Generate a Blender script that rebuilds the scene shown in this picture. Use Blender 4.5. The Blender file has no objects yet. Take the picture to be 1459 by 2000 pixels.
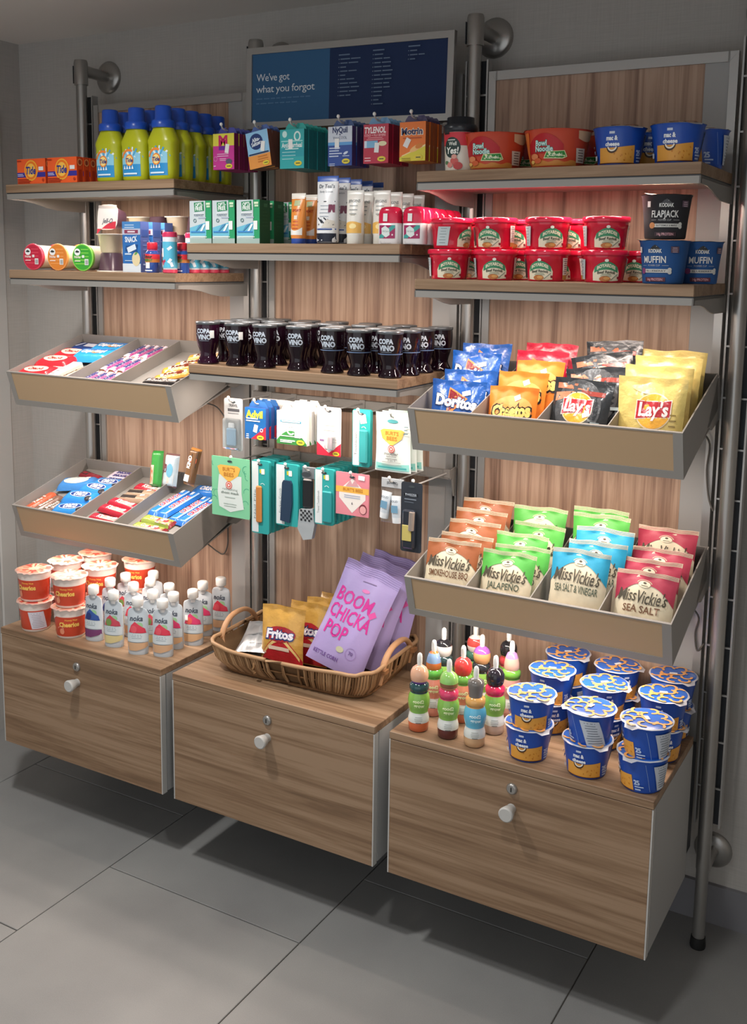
import bpy, math, random
from mathutils import Vector, Matrix, Euler, noise
from mathutils.geometry import tessellate_polygon

S = bpy.context.scene
COL = S.collection
rnd = random.Random(11)
PI = math.pi

# ------------------------------------------------------------------ camera
cam_d = bpy.data.cameras.new('camera')
cam = bpy.data.objects.new('camera', cam_d)
COL.objects.link(cam)
S.camera = cam
cam_d.sensor_fit = 'VERTICAL'
cam_d.sensor_height = 36.0
cam_d.lens = 2023.6 / 2000 * 36
cam_d.shift_y = -0.09
cam_d.clip_start = 0.05
_y, _p, _r = 0.51979, -0.15050, 0.013654
_fw = Vector((-math.sin(_y) * math.cos(_p), math.cos(_y) * math.cos(_p), math.sin(_p)))
_rt = Vector((math.cos(_y), math.sin(_y), 0))
_up = _rt.cross(_fw)
_rt2 = _rt * math.cos(_r) + _up * math.sin(_r)
_up2 = -_rt * math.sin(_r) + _up * math.cos(_r)
_m = Matrix((_rt2, _up2, -_fw)).transposed().to_4x4()
_m.translation = Vector((2.33770, -1.94535, 1.58610))
cam.matrix_world = _m

# ------------------------------------------------------------------ world, room lamps, exposure
W = bpy.data.worlds.new('world')
S.world = W
W.use_nodes = True
W.node_tree.nodes['Background'].inputs[0].default_value = (0.93, 0.96, 1.0, 1)
W.node_tree.nodes['Background'].inputs[1].default_value = 1.0
S.view_settings.view_transform = 'Standard'
S.view_settings.look = 'None'
S.view_settings.gamma = 1
S.view_settings.use_curve_mapping = False
S.view_settings.exposure = 0.0


def spot(name, loc, power, size, blend, radius, col):
    d = bpy.data.lights.new(name, 'SPOT')
    d.energy = power
    d.spot_size = math.radians(size)
    d.spot_blend = blend
    d.shadow_soft_size = radius
    d.color = col
    o = bpy.data.objects.new(name, d)
    o.location = loc
    COL.objects.link(o)
    return o


DOWN = [(-1.00, -0.75), (0.62, -0.70), (1.70, -0.90)]
DOWN_POWER = [205, 84, 34]
for (x, y), pw in zip(DOWN, DOWN_POWER):
    spot('ceiling_downlight_lamp', (x, y, 2.24), pw, 158, 0.85, 0.06, (1.0, 0.985, 0.96))

STRIP_POWER = 2.5
STRIP_COL = (1.0, 0.84, 0.74)


# ------------------------------------------------------------------ colour and materials
def lin(c):
    return c / 12.92 if c <= 0.04045 else ((c + 0.055) / 1.055) ** 2.4


def hx(s):
    s = s.lstrip('#')
    return tuple(lin(int(s[i:i + 2], 16) / 255) for i in (0, 2, 4)) + (1.0,)


_cc = {}


def C(s):
    if not isinstance(s, str):
        return s
    if s not in _cc:
        _cc[s] = hx(s)
    return _cc[s]


def newmat(name, rough=.5, metal=0.0, spec=.5, coat=0.0, col=None):
    m = bpy.data.materials.new(name)
    m.use_nodes = True
    nt = m.node_tree
    b = nt.nodes['Principled BSDF']
    b.inputs['Roughness'].default_value = rough
    b.inputs['Metallic'].default_value = metal
    b.inputs['Specular IOR Level'].default_value = spec
    b.inputs['Coat Weight'].default_value = coat
    b.inputs['Coat Roughness'].default_value = .12
    if col is not None:
        b.inputs['Base Color'].default_value = C(col)
    return m, nt, b


def bump(nt, b, scale, strength, dist=.001, stretch=None, detail=3):
    tc = nt.nodes.new('ShaderNodeTexCoord')
    n = nt.nodes.new('ShaderNodeTexNoise')
    n.inputs['Scale'].default_value = scale
    n.inputs['Detail'].default_value = detail
    src = tc.outputs['Object']
    if stretch:
        mp = nt.nodes.new('ShaderNodeMapping')
        mp.inputs['Scale'].default_value = stretch
        nt.links.new(src, mp.inputs['Vector'])
        src = mp.outputs[0]
    nt.links.new(src, n.inputs['Vector'])
    bp = nt.nodes.new('ShaderNodeBump')
    bp.inputs['Strength'].default_value = strength
    bp.inputs['Distance'].default_value = dist
    nt.links.new(n.outputs['Fac'], bp.inputs['Height'])
    nt.links.new(bp.outputs[0], b.inputs['Normal'])
    return n


def colmat(name, **k):
    """printed / moulded colour comes from the face colour attribute"""
    bk = k.pop('bumpk', None)
    m, nt, b = newmat(name, **k)
    a = nt.nodes.new('ShaderNodeAttribute')
    a.attribute_name = 'Col'
    nt.links.new(a.outputs['Color'], b.inputs['Base Color'])
    if bk:
        bump(nt, b, *bk)
    return m


M = {}
M['card'] = colmat('printed_card', rough=.45, spec=.4)
M['matte'] = colmat('matte_print', rough=.7, spec=.25)
M['plastic'] = colmat('moulded_plastic', rough=.3, spec=.5)
M['gloss'] = colmat('glossy_plastic', rough=.12, spec=.5, coat=.3)
M['foil'] = colmat('film_wrapper', rough=.27, spec=.55, coat=.25, bumpk=(42, .55, .005))
M['satin'] = colmat('satin_film', rough=.42, spec=.4, bumpk=(30, .25, .004))
M['print'] = colmat('printed_ink', rough=.38, spec=.4)
M['metal'] = colmat('foil_lid', rough=.3, metal=.55, spec=.5)
M['wood_bent'] = colmat('bent_wood', rough=.5, spec=.35, bumpk=(60, .2, .001))
M['rope'] = colmat('twisted_seagrass', rough=.85, spec=.2, bumpk=(420, .7, .002))


def wood(name, along, cols, across=26, rough=.48):
    m, nt, b = newmat(name, rough=rough, spec=.35)
    L = nt.links
    tc = nt.nodes.new('ShaderNodeTexCoord')
    oi = nt.nodes.new('ShaderNodeObjectInfo')
    ad = nt.nodes.new('ShaderNodeVectorMath')
    ad.operation = 'ADD'
    L.new(tc.outputs['Object'], ad.inputs[0])
    L.new(oi.outputs['Location'], ad.inputs[1])
    mp = nt.nodes.new('ShaderNodeMapping')
    sc = [across, across, across]
    sc['xyz'.index(along)] = across / 22
    mp.inputs['Scale'].default_value = sc
    L.new(ad.outputs[0], mp.inputs['Vector'])
    n1 = nt.nodes.new('ShaderNodeTexNoise')
    n1.inputs['Scale'].default_value = 1.0
    n1.inputs['Detail'].default_value = 5
    n1.inputs['Roughness'].default_value = .62
    n1.inputs['Distortion'].default_value = .6
    L.new(mp.outputs[0], n1.inputs['Vector'])
    mp2 = nt.nodes.new('ShaderNodeMapping')
    sc2 = [across * 6] * 3
    sc2['xyz'.index(along)] = across / 9
    mp2.inputs['Scale'].default_value = sc2
    L.new(ad.outputs[0], mp2.inputs['Vector'])
    n2 = nt.nodes.new('ShaderNodeTexNoise')
    n2.inputs['Scale'].default_value = 1.0
    n2.inputs['Detail'].default_value = 3
    L.new(mp2.outputs[0], n2.inputs['Vector'])
    mx = nt.nodes.new('ShaderNodeMath')
    mx.operation = 'MULTIPLY_ADD'
    mx.inputs[1].default_value = .38
    L.new(n2.outputs['Fac'], mx.inputs[0])
    L.new(n1.outputs['Fac'], mx.inputs[2])
    rp = nt.nodes.new('ShaderNodeValToRGB')
    e = rp.color_ramp.elements
    stops = [.44, .56, .66, .78]
    e[0].position, e[0].color = stops[0], C(cols[0])
    e[1].position, e[1].color = stops[3], C(cols[3])
    for i in (1, 2):
        k = e.new(stops[i])
        k.color = C(cols[i])
    L.new(mx.outputs[0], rp.inputs['Fac'])
    L.new(rp.outputs[0], b.inputs['Base Color'])
    bp = nt.nodes.new('ShaderNodeBump')
    bp.inputs['Strength'].default_value = .12
    bp.inputs['Distance'].default_value = .001
    L.new(mx.outputs[0], bp.inputs['Height'])
    L.new(bp.outputs[0], b.inputs['Normal'])
    return m


M['wood_v'] = wood('vertical_grain_laminate', 'z', ['#735b4b', '#8f7362', '#a68974', '#b99d87'], 30)
M['wood_h'] = wood('horizontal_grain_laminate', 'x', ['#69543f', '#795f48', '#876d54', '#967c63'], 30)


def plain(name, col, rough, metal=0.0, spec=.5, bk=None):
    m, nt, b = newmat(name, rough=rough, metal=metal, spec=spec, col=col)
    if bk:
        bump(nt, b, *bk)
    return m


M['grey_metal'] = plain('grey_powder_coat', '#8f8c87', .42, .1)
M['grey_panel'] = plain('grey_laminate', '#a3a3a1', .5)
M['alu'] = plain('brushed_aluminium', '#a9a8a5', .36, .55, .5, (30, .05, .001, (1, 1, 40)))
M['pole'] = plain('satin_steel_tube', '#a3a19d', .3, .75)
M['dark'] = plain('dark_channel_steel', '#3b3e42', .5, .3)
M['black'] = plain('black_rubber', '#161616', .6)
M['bronze'] = plain('bronze_satin_panel', '#b39877', .42, .1)
M['ceil'] = plain('painted_ceiling', '#e2ded8', .9, 0, .2, (60, .08, .001))
M['base'] = plain('grey_baseboard_paint', '#76767a', .6, 0, .3)
M['trim'] = plain('painted_door_casing', '#b5b4b0', .55, 0, .4)
M['cable'] = plain('grey_cable_sheath', '#56534e', .5)


def wall_mat():
    m, nt, b = newmat('woven_wallcovering', rough=.85, spec=.2)
    L = nt.links
    tc = nt.nodes.new('ShaderNodeTexCoord')
    outs = []
    for sc in ((260, 260, 9), (12, 12, 320)):
        mp = nt.nodes.new('ShaderNodeMapping')
        mp.inputs['Scale'].default_value = sc
        L.new(tc.outputs['Object'], mp.inputs['Vector'])
        n = nt.nodes.new('ShaderNodeTexNoise')
        n.inputs['Scale'].default_value = 1
        n.inputs['Detail'].default_value = 2
        L.new(mp.outputs[0], n.inputs['Vector'])
        outs.append(n)
    ad = nt.nodes.new('ShaderNodeMath')
    ad.operation = 'ADD'
    L.new(outs[0].outputs['Fac'], ad.inputs[0])
    L.new(outs[1].outputs['Fac'], ad.inputs[1])
    rp = nt.nodes.new('ShaderNodeValToRGB')
    rp.color_ramp.elements[0].position = .35
    rp.color_ramp.elements[0].color = C('#a8a5a0')
    rp.color_ramp.elements[1].position = .68
    rp.color_ramp.elements[1].color = C('#b2afaa')
    dv = nt.nodes.new('ShaderNodeMath')
    dv.operation = 'MULTIPLY'
    dv.inputs[1].default_value = .5
    L.new(ad.outputs[0], dv.inputs[0])
    L.new(dv.outputs[0], rp.inputs['Fac'])
    L.new(rp.outputs[0], b.inputs['Base Color'])
    bp = nt.nodes.new('ShaderNodeBump')
    bp.inputs['Strength'].default_value = .14
    bp.inputs['Distance'].default_value = .001
    L.new(dv.outputs[0], bp.inputs['Height'])
    L.new(bp.outputs[0], b.inputs['Normal'])
    return m


def tile_mat():
    m, nt, b = newmat('porcelain_tile', rough=.42, spec=.4)
    L = nt.links
    tc = nt.nodes.new('ShaderNodeTexCoord')
    oi = nt.nodes.new('ShaderNodeObjectInfo')
    ad = nt.nodes.new('ShaderNodeVectorMath')
    ad.operation = 'ADD'
    L.new(tc.outputs['Object'], ad.inputs[0])
    L.new(oi.outputs['Location'], ad.inputs[1])
    n = nt.nodes.new('ShaderNodeTexNoise')
    n.inputs['Scale'].default_value = 2.6
    n.inputs['Detail'].default_value = 5
    L.new(ad.outputs[0], n.inputs['Vector'])
    n2 = nt.nodes.new('ShaderNodeTexNoise')
    n2.inputs['Scale'].default_value = 420
    n2.inputs['Detail'].default_value = 2
    L.new(ad.outputs[0], n2.inputs['Vector'])
    mx = nt.nodes.new('ShaderNodeMath')
    mx.operation = 'MULTIPLY_ADD'
    mx.inputs[1].default_value = .35
    L.new(n2.outputs['Fac'], mx.inputs[0])
    L.new(n.outputs['Fac'], mx.inputs[2])
    rp = nt.nodes.new('ShaderNodeValToRGB')
    rp.color_ramp.elements[0].position = .4
    rp.color_ramp.elements[0].color = C('#777777')
    rp.color_ramp.elements[1].position = .95
    rp.color_ramp.elements[1].color = C('#90908e')
    L.new(mx.outputs[0], rp.inputs['Fac'])
    L.new(rp.outputs[0], b.inputs['Base Color'])
    return m


M['wall'] = wall_mat()
M['tile'] = tile_mat()
M['grout'] = plain('grey_grout', '#66625e', .9, 0, .1)


def glassy(name, col, rough=.08, trans=.85, ior=1.3, alpha=1):
    m, nt, b = newmat(name, rough=rough, col=col)
    b.inputs['Transmission Weight'].default_value = trans
    b.inputs['IOR'].default_value = ior
    return m


M['clear'] = glassy('clear_blister_plastic', '#f2f6f6', .06, .92, 1.12)
M['juice'] = glassy('tinted_bottle_plastic', '#e9c9bb', .2, .45, 1.3)
M['wine'] = plain('dark_red_wine_in_glass', '#150710', .06, 0, .55)
M['wine2'] = plain('purple_wine_in_glass', '#26091d', .06, 0, .55)
m_, nt_, b_ = newmat('led_diffuser', rough=.5, col='#ffffff')
b_.inputs['Emission Color'].default_value = C('#ffe2c8')
b_.inputs['Emission Strength'].default_value = 3.0
M['led'] = m_
m_, nt_, b_ = newmat('downlight_lens', rough=.5, col='#ffffff')
b_.inputs['Emission Color'].default_value = C('#fff4e6')
b_.inputs['Emission Strength'].default_value = 6.0
M['lens'] = m_


# ------------------------------------------------------------------ mesh building
class MB:
    def __init__(s):
        s.V, s.F, s.C, s.S = [], [], [], []

    def add(s, vs, fs, col, smooth=False, mat=None):
        o = len(s.V)
        if mat is not None:
            vs = [tuple(mat @ Vector(v)) for v in vs]
        s.V += [tuple(v) for v in vs]
        for i, f in enumerate(fs):
            s.F.append([o + k for k in f])
            s.C.append(C(col[i] if isinstance(col, list) else col))
            s.S.append(smooth)
        return s

    def box(s, x0, x1, y0, y1, z0, z1, col='#888888', mat=None, cols=None):
        """cols: dict of face colours keyed front, back, left, right, top, bottom"""
        v = [(x0, y0, z0), (x1, y0, z0), (x1, y1, z0), (x0, y1, z0), (x0, y0, z1), (x1, y0, z1), (x1, y1, z1), (x0, y1, z1)]
        f = [(3, 2, 1, 0), (4, 5, 6, 7), (0, 1, 5, 4), (1, 2, 6, 5), (2, 3, 7, 6), (3, 0, 4, 7)]
        c = col
        if cols:
            c = [cols.get(k, col) for k in ('bottom', 'top', 'front', 'right', 'back', 'left')]
        return s.add(v, f, c, False, mat)

    def rbox(s, x0, x1, y0, y1, z0, z1, r, col='#888888', mat=None, cols=None):
        """box with chamfered edges"""
        vs, idx = [], {}
        X, Y, Z = (x0, x1), (y0, y1), (z0, z1)
        for i in (0, 1):
            for j in (0, 1):
                for k in (0, 1):
                    sx, sy, sz = 1 - 2 * i, 1 - 2 * j, 1 - 2 * k
                    for a, d in enumerate(((0, r, r), (r, 0, r), (r, r, 0))):
                        idx[(i, j, k, a)] = len(vs)
                        vs.append((X[i] + sx * d[0], Y[j] + sy * d[1], Z[k] + sz * d[2]))
        I = idx
        fs, cl = [], []

        def q(keys, name):
            fs.append([I[k] for k in keys])
            cl.append((cols or {}).get(name, col))
        for i, nm in ((0, 'left'), (1, 'right')):
            k = [(i, 0, 0, 0), (i, 1, 0, 0), (i, 1, 1, 0), (i, 0, 1, 0)]
            q(k[::-1] if i == 0 else k, nm)
        for j, nm in ((0, 'front'), (1, 'back')):
            k = [(0, j, 0, 1), (1, j, 0, 1), (1, j, 1, 1), (0, j, 1, 1)]
            q(k if j == 0 else k[::-1], nm)
        for k_, nm in ((0, 'bottom'), (1, 'top')):
            k = [(0, 0, k_, 2), (1, 0, k_, 2), (1, 1, k_, 2), (0, 1, k_, 2)]
            q(k[::-1] if k_ == 0 else k, nm)
        for j in (0, 1):
            for k_ in (0, 1):
                q([(0, j, k_, 1), (1, j, k_, 1), (1, j, k_, 2), (0, j, k_, 2)], 'edge')
        for i in (0, 1):
            for k_ in (0, 1):
                q([(i, 0, k_, 0), (i, 1, k_, 0), (i, 1, k_, 2), (i, 0, k_, 2)], 'edge')
        for i in (0, 1):
            for j in (0, 1):
                q([(i, j, 0, 0), (i, j, 1, 0), (i, j, 1, 1), (i, j, 0, 1)], 'edge')
        for i in (0, 1):
            for j in (0, 1):
                for k_ in (0, 1):
                    q([(i, j, k_, 0), (i, j, k_, 1), (i, j, k_, 2)], 'edge')
        return s.add(vs, fs, cl, False, mat)

    def lathe(s, prof, n=24, col='#888888', mat=None, smooth=True, caps=True):
        vs, fs, cl = [], [], []
        for r, z in prof:
            for i in range(n):
                a = 2 * PI * i / n
                vs.append((r * math.sin(a), -r * math.cos(a), z))
        for k in range(len(prof) - 1):
            c = col[k] if isinstance(col, list) else col
            for i in range(n):
                j = (i + 1) % n
                fs.append((k * n + i, k * n + j, (k + 1) * n + j, (k + 1) * n + i))
                cl.append(c)
        s.add(vs, fs, cl, smooth, mat)
        if caps:
            c0 = col[0] if isinstance(col, list) else col
            c1 = col[-1] if isinstance(col, list) else col
            if prof[0][0] > 1e-5:
                s.add(vs[:n], [tuple(range(n))[::-1]], c0, False, mat)
            if prof[-1][0] > 1e-5:
                s.add(vs[-n:], [tuple(range(n))], c1, False, mat)
        return s

    def loft(s, secs, n=24, col='#888888', mat=None, smooth=True):
        """secs: (z, rx, ry, e[, cx, cy]) superellipse sections"""
        vs, fs, cl = [], [], []
        for sc in secs:
            z, rx, ry, e = sc[:4]
            cx, cy = (sc[4], sc[5]) if len(sc) > 4 else (0, 0)
            for i in range(n):
                a = 2 * PI * i / n
                sa, ca = math.sin(a), -math.cos(a)
                vs.append((cx + rx * math.copysign(abs(sa) ** (2 / e), sa), cy + ry * math.copysign(abs(ca) ** (2 / e), ca), z))
        for k in range(len(secs) - 1):
            c = col[k] if isinstance(col, list) else col
            for i in range(n):
                j = (i + 1) % n
                fs.append((k * n + i, k * n + j, (k + 1) * n + j, (k + 1) * n + i))
                cl.append(c)
        s.add(vs, fs, cl, smooth, mat)
        s.add(vs[:n], [tuple(range(n))[::-1]], col[0] if isinstance(col, list) else col, False, mat)
        s.add(vs[-n:], [tuple(range(n))], col[-1] if isinstance(col, list) else col, False, mat)
        return s

    def tube(s, pts, r, n=8, col='#888888', mat=None, flat=None, closed=False):
        pts = [Vector(p) for p in pts]
        N = len(pts)
        vs, fs = [], []
        ref = None
        for i, p in enumerate(pts):
            if closed:
                t = (pts[(i + 1) % N] - pts[i - 1]).normalized()
            else:
                t = (pts[min(i + 1, N - 1)] - pts[max(i - 1, 0)]).normalized()
            if ref is None:
                ref = Vector((0, 0, 1)) if abs(t.z) < .9 else Vector((0, 1, 0))
            a = t.cross(ref)
            if a.length < 1e-6:
                a = t.orthogonal()
            a.normalize()
            b = a.cross(t).normalized()
            ref = b
            rr = r[i] if isinstance(r, (list, tuple)) else r
            ra, rb = (rr, rr) if flat is None else (rr * flat[0], rr * flat[1])
            for k in range(n):
                an = 2 * PI * k / n
                vs.append(tuple(p + a * math.cos(an) * ra + b * math.sin(an) * rb))
        for i in range(N if closed else N - 1):
            i2 = (i + 1) % N
            for k in range(n):
                k2 = (k + 1) % n
                fs.append((i * n + k, i * n + k2, i2 * n + k2, i2 * n + k))
        s.add(vs, fs, col, True, mat)
        if not closed:
            s.add(vs[:n], [tuple(range(n))], col, False, mat)
            s.add(vs[-n:], [tuple(range(n))[::-1]], col, False, mat)
        return s

    def prism(s, poly, axis, a0, a1, col='#888888', mat=None):
        """2D polygon extruded along axis ('x': poly is (y,z); 'y': (x,z); 'z': (x,y))"""
        def P(p, a):
            return {'x': (a, p[0], p[1]), 'y': (p[0], a, p[1]), 'z': (p[0], p[1], a)}[axis]
        n = len(poly)
        vs = [P(p, a0) for p in poly] + [P(p, a1) for p in poly]
        fs = [(i, (i + 1) % n, n + (i + 1) % n, n + i) for i in range(n)]
        tri = tessellate_polygon([[Vector((p[0], p[1], 0)) for p in poly]])
        fs += [tuple(t) for t in tri] + [tuple(n + k for k in t) for t in tri]
        return s.add(vs, fs, col, False, mat)

    def grid(s, fn, nu, nv, col, smooth=True, mat=None):
        vs = [fn(i / nu, j / nv) for j in range(nv + 1) for i in range(nu + 1)]
        fs = [(j * (nu + 1) + i, j * (nu + 1) + i + 1, (j + 1) * (nu + 1) + i + 1, (j + 1) * (nu + 1) + i) for j in range(nv) for i in range(nu)]
        if callable(col):
            cl = [col((i + .5) / nu, (j + .5) / nv) for j in range(nv) for i in range(nu)]
        else:
            cl = col
        return s.add(vs, fs, cl, smooth, mat)

    def mesh(s, name, mat):
        me = bpy.data.meshes.new(name)
        me.from_pydata(s.V, [], s.F)
        at = me.attributes.new('Col', 'FLOAT_COLOR', 'FACE')
        at.data.foreach_set('color', [x for c in s.C for x in c])
        me.polygons.foreach_set('use_smooth', s.S)
        me.materials.append(M[mat])
        me.update()
        return me

    def build(s, name, mat, parent=None, loc=None, rot=None):
        o = bpy.data.objects.new(name, s.mesh(name, mat))
        COL.objects.link(o)
        if parent is not None:
            o.parent = parent
        if loc is not None:
            o.location = loc
        if rot is not None:
            o.rotation_euler = rot
        return o


_txt = {}


def text2d(st, bold=0.0, shear=0.0, spacing=1.0):
    k = (st, bold, shear, spacing)
    if k not in _txt:
        cu = bpy.data.curves.new('t', 'FONT')
        cu.body = st
        cu.size = 1
        cu.resolution_u = 2
        cu.offset = bold
        cu.shear = shear
        cu.space_character = spacing
        o = bpy.data.objects.new('t', cu)
        me = bpy.data.meshes.new_from_object(o)
        vs = [(v.co.x, v.co.y) for v in me.vertices]
        fs = [tuple(p.vertices) for p in me.polygons]
        bpy.data.objects.remove(o)
        bpy.data.curves.remove(cu)
        bpy.data.meshes.remove(me)
        x0 = min(v[0] for v in vs)
        x1 = max(v[0] for v in vs)
        _txt[k] = ([((v[0] - (x0 + x1) / 2), v[1]) for v in vs], fs, x1 - x0)
    return _txt[k]


CAP = .69


class Decal(MB):
    """flat print laid on a surface through map(u, v, h) -> xyz"""
    def __init__(s, mp, h0=.0006, dh=.0003):
        super().__init__()
        s.mp, s.h, s.dh = mp, h0, dh
        s.rot = None

    def lay(s):
        s.h += s.dh
        return s

    def _put(s, pts, fs, col):
        s.add([s.mp(u, v, s.h) for u, v in pts], fs, col, True)
        s.h += s.dh * .25
        return s

    def rect(s, u0, u1, v0, v1, col, nu=4, nv=4):
        pts = [(u0 + (u1 - u0) * i / nu, v0 + (v1 - v0) * j / nv) for j in range(nv + 1) for i in range(nu + 1)]
        fs = [(j * (nu + 1) + i, j * (nu + 1) + i + 1, (j + 1) * (nu + 1) + i + 1, (j + 1) * (nu + 1) + i) for j in range(nv) for i in range(nu)]
        return s._put(pts, fs, col)

    def quad(s, cu, cv, w, h, ang, col):
        ca, sa = math.cos(ang), math.sin(ang)
        pts = [(cu + x * ca - y * sa, cv + x * sa + y * ca) for x, y in ((-w / 2, -h / 2), (w / 2, -h / 2), (w / 2, h / 2), (-w / 2, h / 2))]
        return s._put(pts, [(0, 1, 2, 3)], col)

    def band(s, lo, hi, u0, u1, col, nu=14, nv=6):
        pts = []
        for j in range(nv + 1):
            for i in range(nu + 1):
                u = u0 + (u1 - u0) * i / nu
                a, b = lo(u), hi(u)
                pts.append((u, a + (b - a) * j / nv))
        fs = [(j * (nu + 1) + i, j * (nu + 1) + i + 1, (j + 1) * (nu + 1) + i + 1, (j + 1) * (nu + 1) + i) for j in range(nv) for i in range(nu)]
        return s._put(pts, fs, col)

    def ell(s, cu, cv, ru, rv, col, n=20, rings=2, a0=0.0, a1=2 * PI, ang=0.0):
        full = abs(a1 - a0 - 2 * PI) < 1e-4
        m = n if full else n + 1
        pts = [(cu, cv)]
        ca, sa = math.cos(ang), math.sin(ang)
        for k in range(1, rings + 1):
            for i in range(m):
                a = a0 + (a1 - a0) * i / n
                x, y = ru * k / rings * math.cos(a), rv * k / rings * math.sin(a)
                pts.append((cu + x * ca - y * sa, cv + x * sa + y * ca))
        fs = []
        for i in range(n):
            j = (i + 1) % m
            fs.append((0, 1 + i, 1 + j))
            for k in range(1, rings):
                a, b = 1 + (k - 1) * m, 1 + k * m
                fs.append((a + i, b + i, b + j, a + j))
        return s._put(pts, fs, col)

    def arc(s, cu, cv, r0, r1, a0, a1, col, n=10, sq=1.0):
        pts, fs = [], []
        for i in range(n + 1):
            a = a0 + (a1 - a0) * i / n
            for r in (r0, r1):
                pts.append((cu + r * math.cos(a), cv + r * math.sin(a) * sq))
        for i in range(n):
            fs.append((2 * i, 2 * i + 1, 2 * i + 3, 2 * i + 2))
        return s._put(pts, fs, col)

    def poly(s, pts, col):
        tri = tessellate_polygon([[Vector((p[0], p[1], 0)) for p in pts]])
        P = [tuple(p) for p in pts]
        key = {}
        todo, out = [tuple(t) for t in tri], []
        while todo:
            t = todo.pop()
            e = max(((t[k], t[(k + 1) % 3], t[(k + 2) % 3]) for k in range(3)), key=lambda q: math.dist(P[q[0]], P[q[1]]))
            if math.dist(P[e[0]], P[e[1]]) < .010:
                out.append(t)
                continue
            kk = (min(e[0], e[1]), max(e[0], e[1]))
            if kk not in key:
                key[kk] = len(P)
                P.append(((P[e[0]][0] + P[e[1]][0]) / 2, (P[e[0]][1] + P[e[1]][1]) / 2))
            m = key[kk]
            todo += [(e[0], m, e[2]), (m, e[1], e[2])]
        return s._put(P, out, col)

    def txt(s, st, cu, cv, h, col, w=None, bold=0.0, shear=0.0, ang=0.0, arc=0.0, spacing=1.0):
        vs, fs, tw = text2d(st, bold, shear, spacing)
        sy = h / CAP
        sx = (w / tw) if w else sy
        ca, sa = math.cos(ang), math.sin(ang)
        pts = []
        for x, y in vs:
            X = x * sx
            Y = y * sy - h / 2
            if arc:
                Y += -arc * (2 * X / (tw * sx)) ** 2
            pts.append((cu + X * ca - Y * sa, cv + X * sa + Y * ca))
        return s._put(pts, fs, col)

    def lines(s, cu, cv, w, n, gap, h, col, seed=0, left=False):
        """rows of unreadably small print"""
        r = random.Random(seed)
        for k in range(n):
            ww = w * (.6 + .4 * r.random())
            c = cu - w / 2 + ww / 2 if left else cu
            s.rect(c - ww / 2, c + ww / 2, cv - k * gap - h / 2, cv - k * gap + h / 2, col, 3, 1)
        return s


def plane(y0=0.0):
    return lambda u, v, h: (u, y0 - h, v)


def side(x0, y0=0.0):
    return lambda u, v, h: (x0 + h, y0 + u, v)


def topz(z0):
    return lambda u, v, h: (u, v, z0 + h)


def cyl(R):
    """wrap around a body of revolution; R(v) radius, u arc length about the front"""
    def f(u, v, h):
        r = R(v)
        a = u / max(r, 1e-4)
        return ((r + h) * math.sin(a), -(r + h) * math.cos(a), v)
    return f


def interp(tab):
    def f(z):
        if z <= tab[0][0]:
            return tab[0][1]
        for (z0, r0), (z1, r1) in zip(tab, tab[1:]):
            if z <= z1:
                return r0 + (r1 - r0) * (z - z0) / (z1 - z0)
        return tab[-1][1]
    return f


def loftfront(secs):
    """front surface of a lofted body"""
    fx = interp([(q[0], q[1]) for q in secs])
    fy = interp([(q[0], q[2]) for q in secs])
    fe = interp([(q[0], q[3]) for q in secs])

    def f(u, v, h):
        rx, ry, e = fx(v), fy(v), fe(v)
        t = min(abs(u) / rx, .999)
        return (u, -ry * (1 - t ** e) ** (1 / e) - h, v)
    return f


# ------------------------------------------------------------------ things
def meta(o, label, cat, group=None, kind=None):
    o['label'] = label
    o['category'] = cat
    if group:
        o['group'] = group
    if kind:
        o['kind'] = kind
    return o


def node(name, label=None, cat=None, loc=(0, 0, 0), group=None, rot=(0, 0, 0)):
    o = bpy.data.objects.new(name, None)
    o.empty_display_size = .05
    COL.objects.link(o)
    o.location = loc
    o.rotation_euler = rot
    if label:
        meta(o, label, cat, group)
    return o


class Kind:
    """one product design; put() stands individual copies of it"""
    reg = {}

    def __init__(s, name, cat, build):
        s.name, s.cat, s.build, s.root, s.used = name, cat, build, None, False

    def put(s, loc, label, group=None, rz=0.0, rot=None, scale=None):
        if s.root is None:
            s.root = node(s.name)
            s.build(s.root)
            r = s.root
        else:
            r = s.root.copy()
            COL.objects.link(r)
            for ch in list(s.root.children):
                c = ch.copy()
                COL.objects.link(c)
                c.parent = r
                for g in list(ch.children):
                    d = g.copy()
                    COL.objects.link(d)
                    d.parent = c
        r.location = loc
        r.rotation_euler = rot if rot else (0, 0, rz)
        if scale:
            r.scale = scale
        for k in ('label', 'category', 'group'):
            if k in r:
                del r[k]
        meta(r, label, s.cat, group)
        return r


ORD = ['first', 'second', 'third', 'fourth', 'fifth', 'sixth', 'seventh', 'eighth', 'ninth', 'tenth']
NEAR = ['front', 'second', 'third', 'fourth', 'fifth', 'sixth', 'seventh', 'eighth']

# ================================================================== ROOM
def struct(o, label):
    o['kind'] = 'structure'
    o['label'] = label
    return o


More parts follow.
